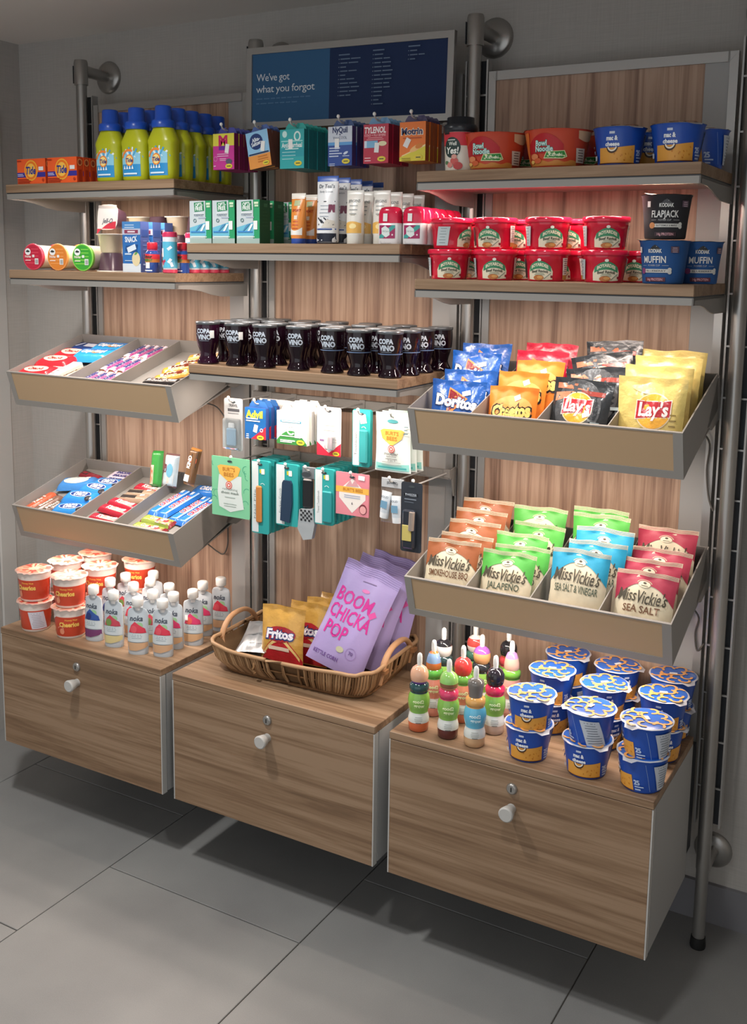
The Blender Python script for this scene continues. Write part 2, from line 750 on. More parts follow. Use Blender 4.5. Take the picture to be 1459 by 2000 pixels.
WY = 0.50
floor = struct(MB().box(-.42, 4.2, -3.4, WY, -.06, -.004).build('floor', 'grout'), 'grey porcelain tile floor with thin dark joints')
TP = 0.6035
tm = MB().rbox(-TP / 2 + .0015, TP / 2 - .0015, -TP / 2 + .0015, TP / 2 - .0015, -.012, 0, .0012).mesh('tile', 'tile')
for ci in range(-1, 6):
    xc = .491 + TP * (ci - .5)
    off = -.398 if ci % 2 == 0 else -.09
    for ri in range(-5, 3):
        yc = off + TP * (ri + .5)
        if yc - TP / 2 > WY - .02 or yc < -3.3:
            continue
        t = bpy.data.objects.new('tile', tm)
        COL.objects.link(t)
        t.parent = floor
        t.location = (xc, yc, 0)
wb = struct(MB().box(-.40, 4.2, WY, WY + .1, -.05, 2.4).build('wall_back', 'wall'), 'grey woven wallcovering behind the shelving unit')
wl = struct(MB().box(-.50, -.40, -3.4, WY + .1, -.05, 2.4).build('wall_left', 'wall'), 'grey wallcovered side wall at the left edge')
struct(MB().box(2.52, 2.62, -1.25, WY + .1, -.05, 2.4).build('shade_wall_right', 'wall'), 'unseen grey wall added beyond the right edge to shade the right side')  # out-of-view blocker, added to keep room light off the right end of the unit
struct(MB().box(-.42, 4.2, -3.4, WY, 2.266, 2.36).build('ceiling', 'ceil'), 'plain off-white painted ceiling')
struct(MB().box(-.40, 4.2, WY - .012, WY, 0, .10).build('baseboard_back', 'base'), 'dark grey baseboard along the back wall')
struct(MB().box(-.40, -.388, .43, WY - .012, 0, .10).build('baseboard_left', 'base'), 'short dark grey baseboard on the side wall')
struct(MB().rbox(-.40, -.390, .34, .408, 0, 2.045, .004).build('trim_1', 'trim'), 'pale door casing on the side wall')

# ================================================================== UPRIGHT POSTS
PX = [-.0096 + .63872 * i for i in range(4)]
PY = .3834


def post(root):
    MB().lathe([(.016, .2), (.016, 2.12)], 20).build('pole', 'pole', root)
    MB().lathe([(.0145, .025), (.0145, .205)], 16).build('foot_tube', 'pole', root)
    MB().lathe([(.0175, 0), (.0185, .006), (.0165, .027)], 16).build('rubber_foot', 'black', root)
    ts = MB().lathe([(.0205, 2.095), (.0205, 2.158), (.018, 2.166)], 20).build('top_sleeve', 'pole', root)
    MB().box(-.0215, -.0195, -.012, .012, 2.1, 2.15).build('clamp_seam', 'dark', ts)
    MB().tube([(0, 0, 2.138), (0, .045, 2.136), (0, .105, 2.134)], [.0185, .0165, .0155], 14).build('top_arm', 'pole', root)
    R90 = Matrix.Rotation(-PI / 2, 4, 'X')
    MB().lathe([(.048, 0), (.048, .004), (.040, .012), (.018, .014)], 28, mat=Matrix.Translation((0, WY - PY, 2.134)) @ Matrix.Rotation(PI / 2, 4, 'X')).build('wall_flange', 'pole', root)
    MB().tube([(0, .01, .188), (0, .105, .188)], .013, 12).build('lower_arm', 'pole', root)
    MB().lathe([(.045, 0), (.045, .004), (.038, .012), (.016, .014)], 28, mat=Matrix.Translation((0, WY - PY, .188)) @ Matrix.Rotation(PI / 2, 4, 'X')).build('wall_flange', 'pole', root)
    MB().box(-.022, .022, .030, .036, .3, 2.065).build('channel', 'dark', root)
    for sx in (-1, 1):
        MB().box(sx * .0275 - .002, sx * .0275 + .002, .012, .036, .3, 2.065).build('side_rail', 'alu', root)
    rm = MB().box(-.0258, .0258, .014, .018, -.002, .002).mesh('rung', 'alu')
    for k in range(15):
        o = bpy.data.objects.new('rung', rm)
        COL.objects.link(o)
        o.parent = root
        o.location = (0, 0, .395 + .1135 * k)


KP = Kind('upright_post', 'post', post)
for i, lb in enumerate(['steel upright post at the far left end of the unit', 'steel upright post behind the left edge of the blue sign',
                        'steel upright post right of the blue sign, its wall bracket in view', 'steel upright post at the right end of the unit standing on a black rubber foot']):
    KP.put((PX[i], PY, 0), lb, 'upright posts of the shelving unit')

# ================================================================== BACK PANELS
X0 = [0.0, .6387, 1.2772]
BAY = ['left', 'middle', 'right']


def backpanel(root):
    z0, z1, a, b = .45, 2.037, .022, .592
    f = .018
    MB().box(a + f, b - f, .0, .016, z1 - .021, z1).build('top_rail', 'alu', root)
    MB().box(a + f, b - f, .0, .016, z0, z0 + .02).build('bottom_rail', 'alu', root)
    MB().prism([(a, z0), (a + f, z0 + .0), (a + f, z1 - .021), (a, z1)], 'y', 0, .016).build('stile', 'alu', root)
    MB().prism([(b, z0), (b - f, z0), (b - f, z1 - .021), (b, z1)], 'y', 0, .016).build('stile', 'alu', root)
    MB().prism([(a, z1), (a + f, z1 - .0205), (a + f + .004, z1 - .0205), (a + f + .004, z1)], 'y', 0, .016).build('mitre_corner', 'alu', root)
    MB().prism([(b, z1), (b - f, z1 - .0205), (b - f - .004, z1 - .0205), (b - f - .004, z1)], 'y', 0, .016).build('mitre_corner', 'alu', root)
    MB().box(a + f, .522, .006, .014, z0 + .02, z1 - .021).build('wood_panel', 'wood_v', root)
    MB().box(.5225, b - f, .005, .013, z0 + .02, z1 - .021).build('filler_strip', 'grey_panel', root)


KB = Kind('back_panel', 'panel', backpanel)
for i in range(3):
    KB.put((X0[i], .397, 0), 'aluminium framed wood-grain back panel of the %s bay' % BAY[i], 'framed back panels')


# ================================================================== BASE CABINETS
def cabinet(root):
    w = .60
    MB().rbox(0, w, 0, .335, .5195, .5375, .0012).build('top_board', 'wood_h', root)
    fr = MB().rbox(.003, w - .003, .0, .018, .192, .5185, .0008).build('drawer_front', 'wood_h', root)
    for x in (.0, w - .003):
        MB().box(x, x + .003, .0, .018, .192, .5185).build('edge_band', 'trim', fr)
    MB().lathe([(.0125, 0), (.0125, .003), (.010, .006), (.0085, .0065)], 20, mat=Matrix.Translation((.3, 0, .482)) @ Matrix.Rotation(PI / 2, 4, 'X')).build('lock', 'pole', fr)
    MB().box(.2988, .3012, -.0072, -.0064, .477, .487).build('keyhole', 'black', fr)
    MB().lathe([(.0105, 0), (.0105, .006), (.0125, .012), (.0165, .030), (.0165, .033), (.014, .035)], 20, mat=Matrix.Translation((.3, 0, .437)) @ Matrix.Rotation(PI / 2, 4, 'X')).build('knob', 'trim', fr)
    MB().box(0, .016, .0215, .335, .195, .519).build('side_panel', 'grey_panel', root)
    MB().box(w - .016, w, .0215, .335, .195, .519).build('side_panel', 'grey_panel', root)
    MB().box(.016, w - .016, .02, .335, .195, .211).build('bottom_panel', 'grey_panel', root)
    MB().box(.016, w - .016, .323, .335, .211, .519).build('back_board', 'grey_panel', root)
    for x in (.004, w - .012):
        MB().box(x, x + .008, .335, .392, .24, .50).build('hanger', 'dark', root)


KC = Kind('base_cabinet', 'cabinet', cabinet)
for i, lb in enumerate(['wood-grain drawer cabinet under the cereal cups and white fruit pouches', 'wood-grain drawer cabinet under the wicker basket',
                        'wood-grain drawer cabinet under the stacked blue noodle cups, nearest the camera']):
    KC.put((X0[i], 0, 0), lb, 'hanging drawer cabinets')


# ================================================================== SHELVES
def strip_lamp(root, loc, rx=0.0, w=.54, power=None):
    d = bpy.data.lights.new('led_strip_lamp', 'AREA')
    d.shape = 'RECTANGLE'
    d.size, d.size_y = w, .012
    d.energy = STRIP_POWER if power is None else power
    d.color = STRIP_COL
    o = bpy.data.objects.new('led_strip_lamp', d)
    COL.objects.link(o)
    o.parent = root
    o.location = loc
    o.rotation_euler = (rx, 0, 0)
    return o


def shelf(root):
    w, dp = .60, .285
    MB().rbox(0, w, 0, dp, -.0225, 0, .001).build('shelf_board', 'wood_h', root)
    MB().box(.001, w - .001, .003, dp, -.0255, -.0225).build('shadow_gap', 'dark', root)
    m = MB()
    m.box(0, w, .001, .012, -.0395, -.0255)
    m.box(0, w, .012, dp, -.0300, -.0255)
    m.build('shelf_pan', 'grey_metal', root)
    pl = [(.001, -.0258), (.001, -.0395), (.06, -.041), (.10, -.046), (.145, -.056), (.185, -.0615), (.30, -.0625), (.30, -.0258)]
    for x in (0, w - .003):
        MB().prism(pl, 'x', x, x + .003).build('bracket', 'grey_metal', root)
    MB().box(.03, w - .03, .045, .057, -.0355, -.0300).build('light_bar', 'led', root)
    strip_lamp(root, (w / 2, .051, -.0365))


KS = Kind('display_shelf', 'shelf', shelf)
SZ = {'L1': (0, 1.785), 'L2': (0, 1.553), 'C1': (1, 1.6275), 'C2': (1, 1.328), 'R1': (2, 1.7815), 'R2': (2, 1.5525)}
for k, lb in dict(L1='wood-edged shelf carrying the orange detergent boxes and yellow bottles', L2='wood-edged shelf carrying the chip cups and blue snack boxes',
                  C1='wood-edged shelf carrying the green eye-care boxes and lotion tubes', C2='wood-edged shelf carrying the dark wine glasses',
                  R1='wood-edged shelf carrying the noodle bowls and blue cups at top right', R2='wood-edged shelf carrying the red lidded meal bowls').items():
    b, z = SZ[k]
    KS.put((X0[b], .08, z), lb, 'wood-edged display shelves')

# ================================================================== SLOPING DISPLAY BINS
TA = math.radians(17.2)


def bin_build(divs, fb):
    def f(root):
        w, d, h = .60, .305, .1015
        MB().box(.003, w - .003, .006, d, 0, .004).build('bin_floor', 'grey_metal', root)
        MB().box(.003, w - .003, d - .003, d, .004, h).build('back_wall', 'grey_metal', root)
        pl = [(.0, 0), (d, 0.02), (d, h), (0, h)]
        for x in (0, w - .003):
            MB().prism(pl, 'x', x, x + .003).build('side_wall', 'grey_metal', root)
        m = MB()
        m.box(.003, .017, 0, .006, 0, h)
        m.box(w - .019, w - .003, 0, .006, 0, h)
        m.box(.017, w - .019, 0, .006, 0, .017)
        m.box(.017, w - .019, 0, .006, h - .003, h)
        fr = m.build('front_frame', 'grey_metal', root)
        MB().box(.017, w - .019, .0015, .005, .017, h - .003).build('front_panel', 'bronze', root)
        for x in divs:
            MB().box(x - .0012, x + .0012, .006, d - .003, .004, h - .002).build('divider', 'grey_metal', root)
        if fb:
            MB().box(.003, w - .003, .006, d - .003, fb - .003, fb).build('raised_floor', 'grey_metal', root)
        pl2 = [(d - .10, .02), (d - .06, -.005), (d + .02, -.012), (d + .02, .09), (d, .09)]
        for x in (0, w - .003):
            MB().prism(pl2, 'x', x, x + .003).build('hanger', 'grey_metal', root)
        MB().box(.03, w - .03, .06, .072, -.006, 0).build('light_bar', 'led', root)
        strip_lamp(root, (w / 2, .066, -.008), -TA)
    return f


TZ = {'L3': (0, 1.173), 'L4': (0, .789), 'R3': (2, 1.173), 'R4': (2, .789)}
TRAY = {}
KT1 = Kind('display_bin', 'bin', bin_build([.228, .384], .066))
KT2 = Kind('display_bin', 'bin', bin_build([.15, .30, .45], 0))
for k, lb, kd in (('L3', 'sloping grey bin with bronze front holding the red and blue cookie packs, upper left', KT1),
                  ('L4', 'sloping grey bin with bronze front holding blue cookie packs and chocolate bars, lower left', KT1),
                  ('R3', 'sloping grey bin with bronze front holding blue, orange, black and yellow chip bags', KT2),
                  ('R4', 'sloping grey bin with bronze front holding the kettle chip bags above the toddler drink bottles', KT2)):
    b, z = TZ[k]
    TRAY[k] = kd.put((X0[b], .0865, z), lb, 'sloping display bins', rot=(TA, 0, 0))
bpy.context.view_layer.update()


def tl(k, u, v, w):
    """bin coordinates -> world"""
    b, z = TZ[k]
    return (X0[b] + u, .0865 + v * math.cos(TA) - w * math.sin(TA), z + v * math.sin(TA) + w * math.cos(TA))


# ================================================================== SIGN
def sign():
    r = node('hanging_sign', 'blue framed sign reading what you forgot, hung above the medicine cartons', 'sign', (.6195, .352, 1.9335), rot=(0, .0155, 0))
    w, h = .606, .206
    t = .0165
    MB().box(0, w, 0, .014, h - t, h).build('frame_rail', 'alu', r)
    MB().box(0, w, 0, .014, 0, t).build('frame_rail', 'alu', r)
    MB().box(0, t, .0, .014, t, h - t).build('frame_stile', 'alu', r)
    MB().box(w - t, w, .0, .014, t, h - t).build('frame_stile', 'alu', r)
    MB().box(t, w - t, .005, .012, t, h - t, '#24355a').build('sign_face', 'matte', r)
    d = Decal(plane(.005))
    xm = t + .42 * (w - 2 * t)
    d.rect(t, xm, t, h - t, '#3b668e', 2, 2)
    d.rect(xm, w - t, t, h - t, '#24355a', 2, 2)
    d.lay()
    d.txt("We've got", .0825, .130, .0185, '#e8eef2', w=.105, spacing=.92)
    d.txt('what you forgot', .121, .101, .0185, '#e8eef2', w=.184, spacing=.92)
    wc = '#5a82a8'
    for k, (y, n) in enumerate(((.076, 9), (.064, 7))):
        x = .030
        rr = random.Random(k)
        for _ in range(n):
            ww = rr.uniform(.008, .022)
            if x + ww > .225:
                break
            d.rect(x, x + ww, y - .0016, y + .0016, wc, 1, 1)
            x += ww + .004
    for cx, n, top in ((.285, 11, .170), (.385, 14, .174), (.485, 4, .176)):
        rr = random.Random(n)
        d.rect(cx, cx + .032, top - .001, top + .0022, '#6d809a', 1, 1)
        for k in range(1, n):
            y = top - k * .0098
            d.rect(cx, cx + .002, y - .0008, y + .0012, '#8b9ab0', 1, 1)
            x = cx + .005
            for _ in range(rr.choice((1, 2, 2))):
                ww = rr.uniform(.014, .03)
                d.rect(x, x + ww, y - .0012, y + .0016, '#6f829b', 1, 1)
                x += ww + .003
    d.build('lettering', 'matte', r)


sign()

# ================================================================== PEG RAILS AND HOOKS
RZ = {'top': 1.907, 'mid': 1.222, 'low': 1.066}


def rail(root):
    MB().rbox(0, .604, 0, .016, -.013, .010, .001).build('rail_bar', 'grey_metal', root)
    pl = [(.004, .010), (.035, .014), (.035, -.060), (.028, -.060), (.016, -.013), (.004, -.013)]
    for x in (-.004, .604):
        MB().prism(pl, 'x', x, x + .004).build('end_bracket', 'grey_metal', root)


KR = Kind('peg_rail', 'rail', rail)
for k, lb in (('top', 'grey peg rail below the sign carrying the medicine cartons'), ('mid', 'grey peg rail carrying the pain-relief cartons and white wipes'),
              ('low', 'grey peg rail carrying the combs and face masks')):
    KR.put((.6375, .350, RZ[k]), lb, 'peg rails of the middle bay')


def hook(root):
    MB().tube([(0, 0, 0), (0, -.165, 0), (0, -.176, .003), (0, -.181, .010)], .0021, 8, '#b8b8b6').build('wire', 'plastic', root)
    MB().lathe([(.0001, -.0045), (.0038, -.002), (.0042, .001), (.0028, .004), (.0001, .005)], 10, '#eeeeea', Matrix.Translation((0, -.181, .012))).build('tip', 'plastic', root)
    MB().rbox(-.009, .009, -.004, .0, -.012, .010, .001).build('hook_plate', 'grey_metal', root)


KH = Kind('peg_hook', 'hook', hook)

# ================================================================== CABLES
for nm, pts, lb in (
        ('cable', [(.43, .30, 1.205), (.455, .36, 1.185), (.487, .385, 1.17), (.52, .392, 1.13), (.56, .392, 1.10)], 'thin grey cable from the upper left bin to the post'),
        ('cable', [(.43, .33, .80), (.452, .375, .765), (.478, .389, .742), (.503, .389, .738), (.518, .389, .77), (.520, .389, .83), (.535, .389, .865), (.575, .389, .86)], 'thin grey cable looping below the lower left bin'),
        ('cable', [(1.845, .37, 1.23), (1.862, .383, 1.20), (1.858, .389, 1.14), (1.866, .387, 1.08), (1.878, .385, 1.05)], 'thin dark cable hanging below the upper right bin'),
        ('cable', [(1.845, .37, .83), (1.862, .383, .80), (1.855, .389, .76), (1.862, .389, .72), (1.876, .389, .74)], 'thin dark cable hanging below the lower right bin'),
        ('cable', [(1.225, .30, 1.572), (1.235, .35, 1.545), (1.245, .385, 1.525), (1.262, .362, 1.525)], 'thin dark cable below the middle top shelf near the red bowls')):
    sm = []
    P = [Vector(p) for p in pts]
    for i in range(len(P) - 1):
        a, b, c, d = P[max(i - 1, 0)], P[i], P[i + 1], P[min(i + 2, len(P) - 1)]
        for k in range(5):
            t = k / 5
            sm.append(.5 * ((2 * b) + (c - a) * t + (2 * a - 5 * b + 4 * c - d) * t * t + (3 * b - a - 3 * c + d) * t ** 3))
    sm.append(P[-1])
    meta(MB().tube(sm, .0022, 6).build(nm, 'cable'), lb, 'cable')

# ================================================================== PRODUCTS: BOXES ON THE TOP LEFT SHELF
STK = '#e9e9e6'          # paper price sticker


def tide_box(root):
    w, d, h = .108, .0215, .067
    O = '#f0602a'
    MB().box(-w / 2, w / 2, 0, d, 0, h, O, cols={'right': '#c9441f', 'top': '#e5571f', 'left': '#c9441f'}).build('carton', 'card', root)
    m = Decal(plane(0))
    m.rect(-w / 2, w / 2, .018, .031, '#3a3192', 6, 1)
    m.ell(0, .036, .0255, .0275, '#f6b23c', 26)
    m.lay().ell(0, .036, .022, .024, '#ee7a22', 26)
    m.lay().ell(0, .036, .017, .0185, '#f9c251', 22)
    m.lay().txt('Tide', 0, .036, .019, '#24368c', w=.037, bold=.03, shear=.2)
    m.rect(.030, .048, .035, .045, STK, 1, 1)
    m.rect(-.051, -.027, .021, .0235, '#b9b3dd', 1, 1)
    m.rect(-.051, -.030, .025, .0275, '#b9b3dd', 1, 1)
    m.lines(-.02, .0125, .062, 3, .0042, .0018, '#8e1f12', 3, True)
    m.rect(-.052, -.036, .060, .063, '#a82a14', 1, 1)
    m.ell(.046, .010, .004, .004, '#b83a1a', 10, 1)
    d2 = Decal(side(w / 2))
    d2.ell(.0108, .053, .0085, .009, '#e0a063', 16)
    d2.ell(.0108, .053, .0065, .007, '#a9472a', 14)
    d2.txt('i', .0108, .053, .008, '#3b2a30', bold=.05)
    d2.rect(.006, .016, .004, .034, '#a5301a', 1, 1)
    lb = m.build('label', 'print', root)
    d2.build('side_print', 'print', lb)


K = Kind('detergent_box', 'box', tide_box)
for c, x in enumerate((.091, .2075)):
    for r in range(5):
        K.put((x, .090 + .024 * r, 1.7852), 'orange laundry detergent box, %s column, %s from the shelf edge' % (('left', 'right')[c], NEAR[r]), 'orange detergent boxes')


def tide_bottle(root):
    Y = '#b3b81f'
    secs = [(0, .036, .021, 2.6), (.004, .0395, .0245, 2.8), (.03, .0405, .0255, 2.8), (.085, .041, .026, 2.8), (.092, .043, .0275, 2.6), (.098, .0425, .027, 2.6),
            (.112, .036, .024, 2.4), (.124, .029, .0225, 2.2), (.130, .0265, .022, 2)]
    MB().loft(secs, 28, Y).build('body', 'plastic', root)
    B = '#1f4fb4'
    MB().lathe([(.0285, .127), (.0295, .130), (.0295, .142), (.0265, .146), (.0215, .148), (.0205, .178), (.0185, .181), (.0001, .181)], 28, B).build('cap', 'plastic', root)
    d = Decal(loftfront(secs))
    d.band(lambda u: .010, lambda u: .040, -.030, .030, '#2f8fcb', 10, 3)
    d.band(lambda u: .040, lambda u: .075 - 9 * (u + .004) ** 2, -.030, .030, '#8cc8e0', 10, 4)
    for k in range(7):
        a = math.radians(15 + 22 * k)
        d.quad(.004 + .023 * math.cos(a), .050 + .023 * math.sin(a), .020, .0045, a, '#e7f2f6' if k % 2 else '#4fa3d2')
    d.arc(-.004, .052, .020, .026, math.radians(60), math.radians(170), '#ef8a3a', 10)
    d.lay().ell(-.002, .050, .0135, .0145, '#f08a2c', 18)
    d.lay().ell(-.002, .050, .0105, .0115, '#f7d98a', 18)
    d.lay().txt('Tide', -.002, .050, .010, '#27347e', w=.023, bold=.03, shear=.2)
    for k in range(4):
        d.poly([(-.022 + k * .009, .028), (-.018 + k * .009, .038), (-.015 + k * .009, .028)], '#e6f1f5')
    d.rect(-.022, .022, .0145, .0185, '#dcebf4', 4, 1)
    d.build('label', 'print', root)


K = Kind('detergent_bottle', 'bottle', tide_bottle)
for c, (x, n) in enumerate(((.363, 3), (.453, 3), (.542, 5))):
    for r in range(n):
        K.put((x, .112 + .0535 * r, 1.7852), 'yellow-green detergent bottle with blue cap, %s column, %s from the shelf edge' % (('left', 'centre', 'right')[c], NEAR[r]),
              'yellow detergent bottles')


# ================================================================== HANGING MEDICINE CARTONS
def carton_build(w, h, d, base, sidec, tabc, dec, tilt=0, tabh=.016):
    """hangs from its tab: origin at the hook, carton below it"""
    def f(root):
        zt = -.006
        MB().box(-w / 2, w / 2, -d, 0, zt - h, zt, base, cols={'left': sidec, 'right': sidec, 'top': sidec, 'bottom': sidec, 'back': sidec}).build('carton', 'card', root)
        t = [(-w * .46, zt - .002), (w * .46, zt - .002), (w * .40, zt + .008), (w * .30, zt + tabh), (w * .05, zt + tabh), (.006, zt + tabh - .004), (-.006, zt + tabh - .004), (-w * .05, zt + tabh), (-w * .30, zt + tabh), (-w * .40, zt + .008)]
        MB().prism(t, 'y', -.0012, 0, tabc).build('hang_tab', 'card', root)
        dd = Decal(lambda u, v, hh: (u, -d - hh, zt - h + v))
        dec(dd, w, h)
        dd.build('label', 'print', root)
    return f


def oval_seal(d, u, v, s=1.0):
    d.ell(u, v, .011 * s, .006 * s, '#e8d23a', 14, 1)
    d.ell(u, v, .009 * s, .0042 * s, '#8a8a2a', 14, 1)
    d.ell(u, v, .0085 * s, .0038 * s, '#e6d54a', 14, 1)
    d.rect(u - .006 * s, u + .006 * s, v - .0012 * s, v + .0012 * s, '#46452a', 1, 1)


def dec_m(d, w, h):
    d.rect(-w / 2, w / 2, h * .66, h, '#dcd24e', 1, 1)
    d.rect(-w / 2, w / 2, 0, h * .66, '#c73b93', 1, 1)
    d.lay().rect(-w * .22, w * .16, h * .54, h * .66, '#6d2a98', 1, 1)
    d.txt('M', -w * .02, h * .80, h * .26, '#c22464', w=w * .42, bold=.06)
    d.quad(w * .17, h * .58, .012, .022, -.15, STK)
    d.lines(-.002, h * .43, w * .55, 2, .005, .0016, '#ecc4dd', 2)
    d.lines(-.002, h * .30, w * .45, 2, .004, .0014, '#ecc4dd', 4)
    d.arc(-w * .37, h * .30, .005, .006, 0, 6.28, '#e19cc8', 12)
    d.ell(w * .26, h * .22, .010, .007, '#5e5a70', 12, 1)
    oval_seal(d, w * .26, h * .09)
    d.rect(-w * .46, -w * .36, .008, .010, '#f1d4e6', 1, 1)


def dec_alka(d, w, h):
    d.rect(-w / 2, w / 2, h * .36, h, '#8fc1e3', 1, 1)
    d.rect(-w / 2, w / 2, 0, h * .36, '#e2964a', 1, 1)
    d.lay().ell(-.004, h * .72, w * .30, h * .22, '#20396f', 22)
    d.lay().txt('Alka-', -.004, h * .78, .009, '#e6eef5', w=w * .36, bold=.03, ang=.15)
    d.txt('Seltzer', -.004, h * .67, .009, '#e6eef5', w=w * .44, bold=.03, ang=.15)
    d.rect(-w * .45, w * .45, h * .37, h * .41, '#26385a', 3, 1)
    d.quad(w * .22, h * .56, .012, .024, -.25, STK)
    d.lines(.01, h * .30, w * .5, 3, .006, .0022, '#c67a35', 5)
    oval_seal(d, w * .28, h * .10, .9)


def dec_teal(d, w, h):
    d.rect(-w / 2, w / 2, 0, h, '#35a7aa', 1, 1)
    d.rect(-w / 2, w / 2, h * .30, h * .52, '#2b9aa6', 1, 1)
    d.ell(w * .22, h * .82, .010, .012, '#d6ece8', 16)
    d.ell(w * .22, h * .82, .006, .008, '#3aa9aa', 12, 1)
    d.ell(-w * .30, h * .88, .007, .008, '#c3e6e2', 12, 1)
    d.lines(0, h * .70, w * .9, 1, .01, .0025, '#a5dedb', 2)
    d.txt('Anti-diarrheal', -.0, h * .60, .011, '#eef7f6', w=w * .84, bold=.02)
    d.lines(0, h * .50, w * .8, 1, .01, .0022, '#d5efec', 3)
    d.quad(-.004, h * .63, .012, .022, 0, STK)
    d.lines(-w * .1, h * .42, w * .6, 3, .008, .0018, '#a3d8d8', 6, True)
    oval_seal(d, w * .26, h * .13)


def dec_nyq(d, w, h):
    d.rect(-w / 2, w / 2, h * .60, h, '#c9d0dc', 1, 1)
    d.rect(-w / 2, w / 2, h * .52, h * .60, '#5d9fd6', 1, 1)
    d.rect(-w / 2, w / 2, 0, h * .52, '#2a4a94', 1, 1)
    d.lay().txt('NyQuil', -.0, h * .91, .0125, '#1d2f63', w=w * .62, bold=.03)
    d.txt('+', 0, h * .79, .006, '#44507a', bold=.04)
    d.txt('VapoCOOL', 0, h * .71, .0065, '#6f7b8f', w=w * .58)
    d.quad(-.008, h * .56, .012, .024, .0, STK)
    d.lines(-w * .13, h * .45, w * .62, 4, .0062, .0026, '#c5d2ea', 7, True)
    d.ell(w * .25, h * .32, .007, .003, '#cfdcf0', 12, 1, ang=.4)
    d.rect(w * .12, w * .4, h * .235, h * .255, '#c5d2ea', 1, 1)
    d.lines(-w * .28, h * .05, w * .3, 2, .004, .0015, '#c5d2ea', 9, True)
    oval_seal(d, w * .26, h * .11)


def dec_tyl(d, w, h):
    d.rect(-w / 2, w / 2, 0, h, '#b62a44', 1, 1)
    d.lay().txt('TYLENOL', -.002, h * .85, .013, '#f3e9ea', w=w * .86, bold=.035, shear=.12)
    d.txt('COLD + FLU SEVERE', -.002, h * .72, .005, '#eeb0b6', w=w * .84, bold=.02)
    d.lines(-.002, h * .655, w * .84, 2, .004, .0014, '#e5a0a8', 3)
    d.rect(-w * .46, w * .08, h * .40, h * .58, '#79b3d6', 2, 1)
    d.rect(-w * .46, -w * .36, h * .40, h * .58, '#cfe0ec', 1, 1)
    d.ell(w * .27, h * .50, .011, .0055, '#e4dcb2', 16, 1)
    d.quad(w * .04, h * .40, .012, .022, -.08, STK)
    d.lines(-w * .3, h * .14, w * .28, 2, .006, .002, '#eec6cc', 5, True)
    oval_seal(d, w * .24, h * .11)


def dec_mot(d, w, h):
    d.rect(-w / 2, w / 2, 0, h, '#e8782a', 1, 1)
    d.poly([(-w / 2, h * .10), (w / 2, h * .38), (w / 2, 0), (-w / 2, 0)], '#d9cf3e')
    d.poly([(-w * .42, h * .12), (-w * .40, h * .15), (w / 2, h * .42), (w / 2, h * .37)], '#f2dd9c')
    d.ell(w * .14, h * .33, w * .26, h * .07, '#f0c07a', 16, 2, ang=.45)
    d.ell(w * .26, h * .38, .010, .0055, '#d9822f', 14, 1, ang=.3)
    d.lay().txt('Motrin', -.001, h * .76, .0145, '#f6ead6', w=w * .86, bold=.075)
    d.lay().txt('Motrin', -.001, h * .76, .014, '#272a5c', w=w * .80, bold=.03)
    d.rect(-w * .36, w * .36, h * .575, h * .605, '#b9501a', 2, 1)
    d.quad(-w * .20, h * .47, .013, .021, -.5, STK)
    oval_seal(d, w * .24, h * .09)
    d.lines(-w * .2, h * .07, w * .4, 2, .004, .0015, '#9a8a20', 5, True)


PEGS = [
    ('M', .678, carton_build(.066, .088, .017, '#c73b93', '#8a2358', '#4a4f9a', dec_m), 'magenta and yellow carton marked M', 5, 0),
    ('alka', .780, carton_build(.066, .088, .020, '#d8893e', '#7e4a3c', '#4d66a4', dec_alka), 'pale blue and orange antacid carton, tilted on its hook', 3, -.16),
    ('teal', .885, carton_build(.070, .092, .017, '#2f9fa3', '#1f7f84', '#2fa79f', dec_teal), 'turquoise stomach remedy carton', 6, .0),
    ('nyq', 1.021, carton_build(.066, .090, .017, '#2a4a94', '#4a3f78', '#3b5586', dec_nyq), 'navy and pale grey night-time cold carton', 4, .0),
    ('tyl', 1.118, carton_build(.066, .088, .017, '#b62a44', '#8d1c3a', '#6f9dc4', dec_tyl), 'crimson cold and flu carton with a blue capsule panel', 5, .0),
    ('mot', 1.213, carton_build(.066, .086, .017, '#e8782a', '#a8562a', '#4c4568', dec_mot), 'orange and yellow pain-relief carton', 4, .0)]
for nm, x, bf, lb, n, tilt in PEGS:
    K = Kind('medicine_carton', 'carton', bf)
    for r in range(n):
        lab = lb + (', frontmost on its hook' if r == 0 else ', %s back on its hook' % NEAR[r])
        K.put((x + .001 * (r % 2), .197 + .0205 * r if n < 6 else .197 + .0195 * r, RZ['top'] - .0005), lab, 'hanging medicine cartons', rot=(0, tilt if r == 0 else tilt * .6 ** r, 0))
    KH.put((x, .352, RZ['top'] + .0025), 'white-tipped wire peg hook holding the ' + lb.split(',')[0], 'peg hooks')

# ================================================================== MIDDLE TOP SHELF (C1)
ZC1 = 1.6277


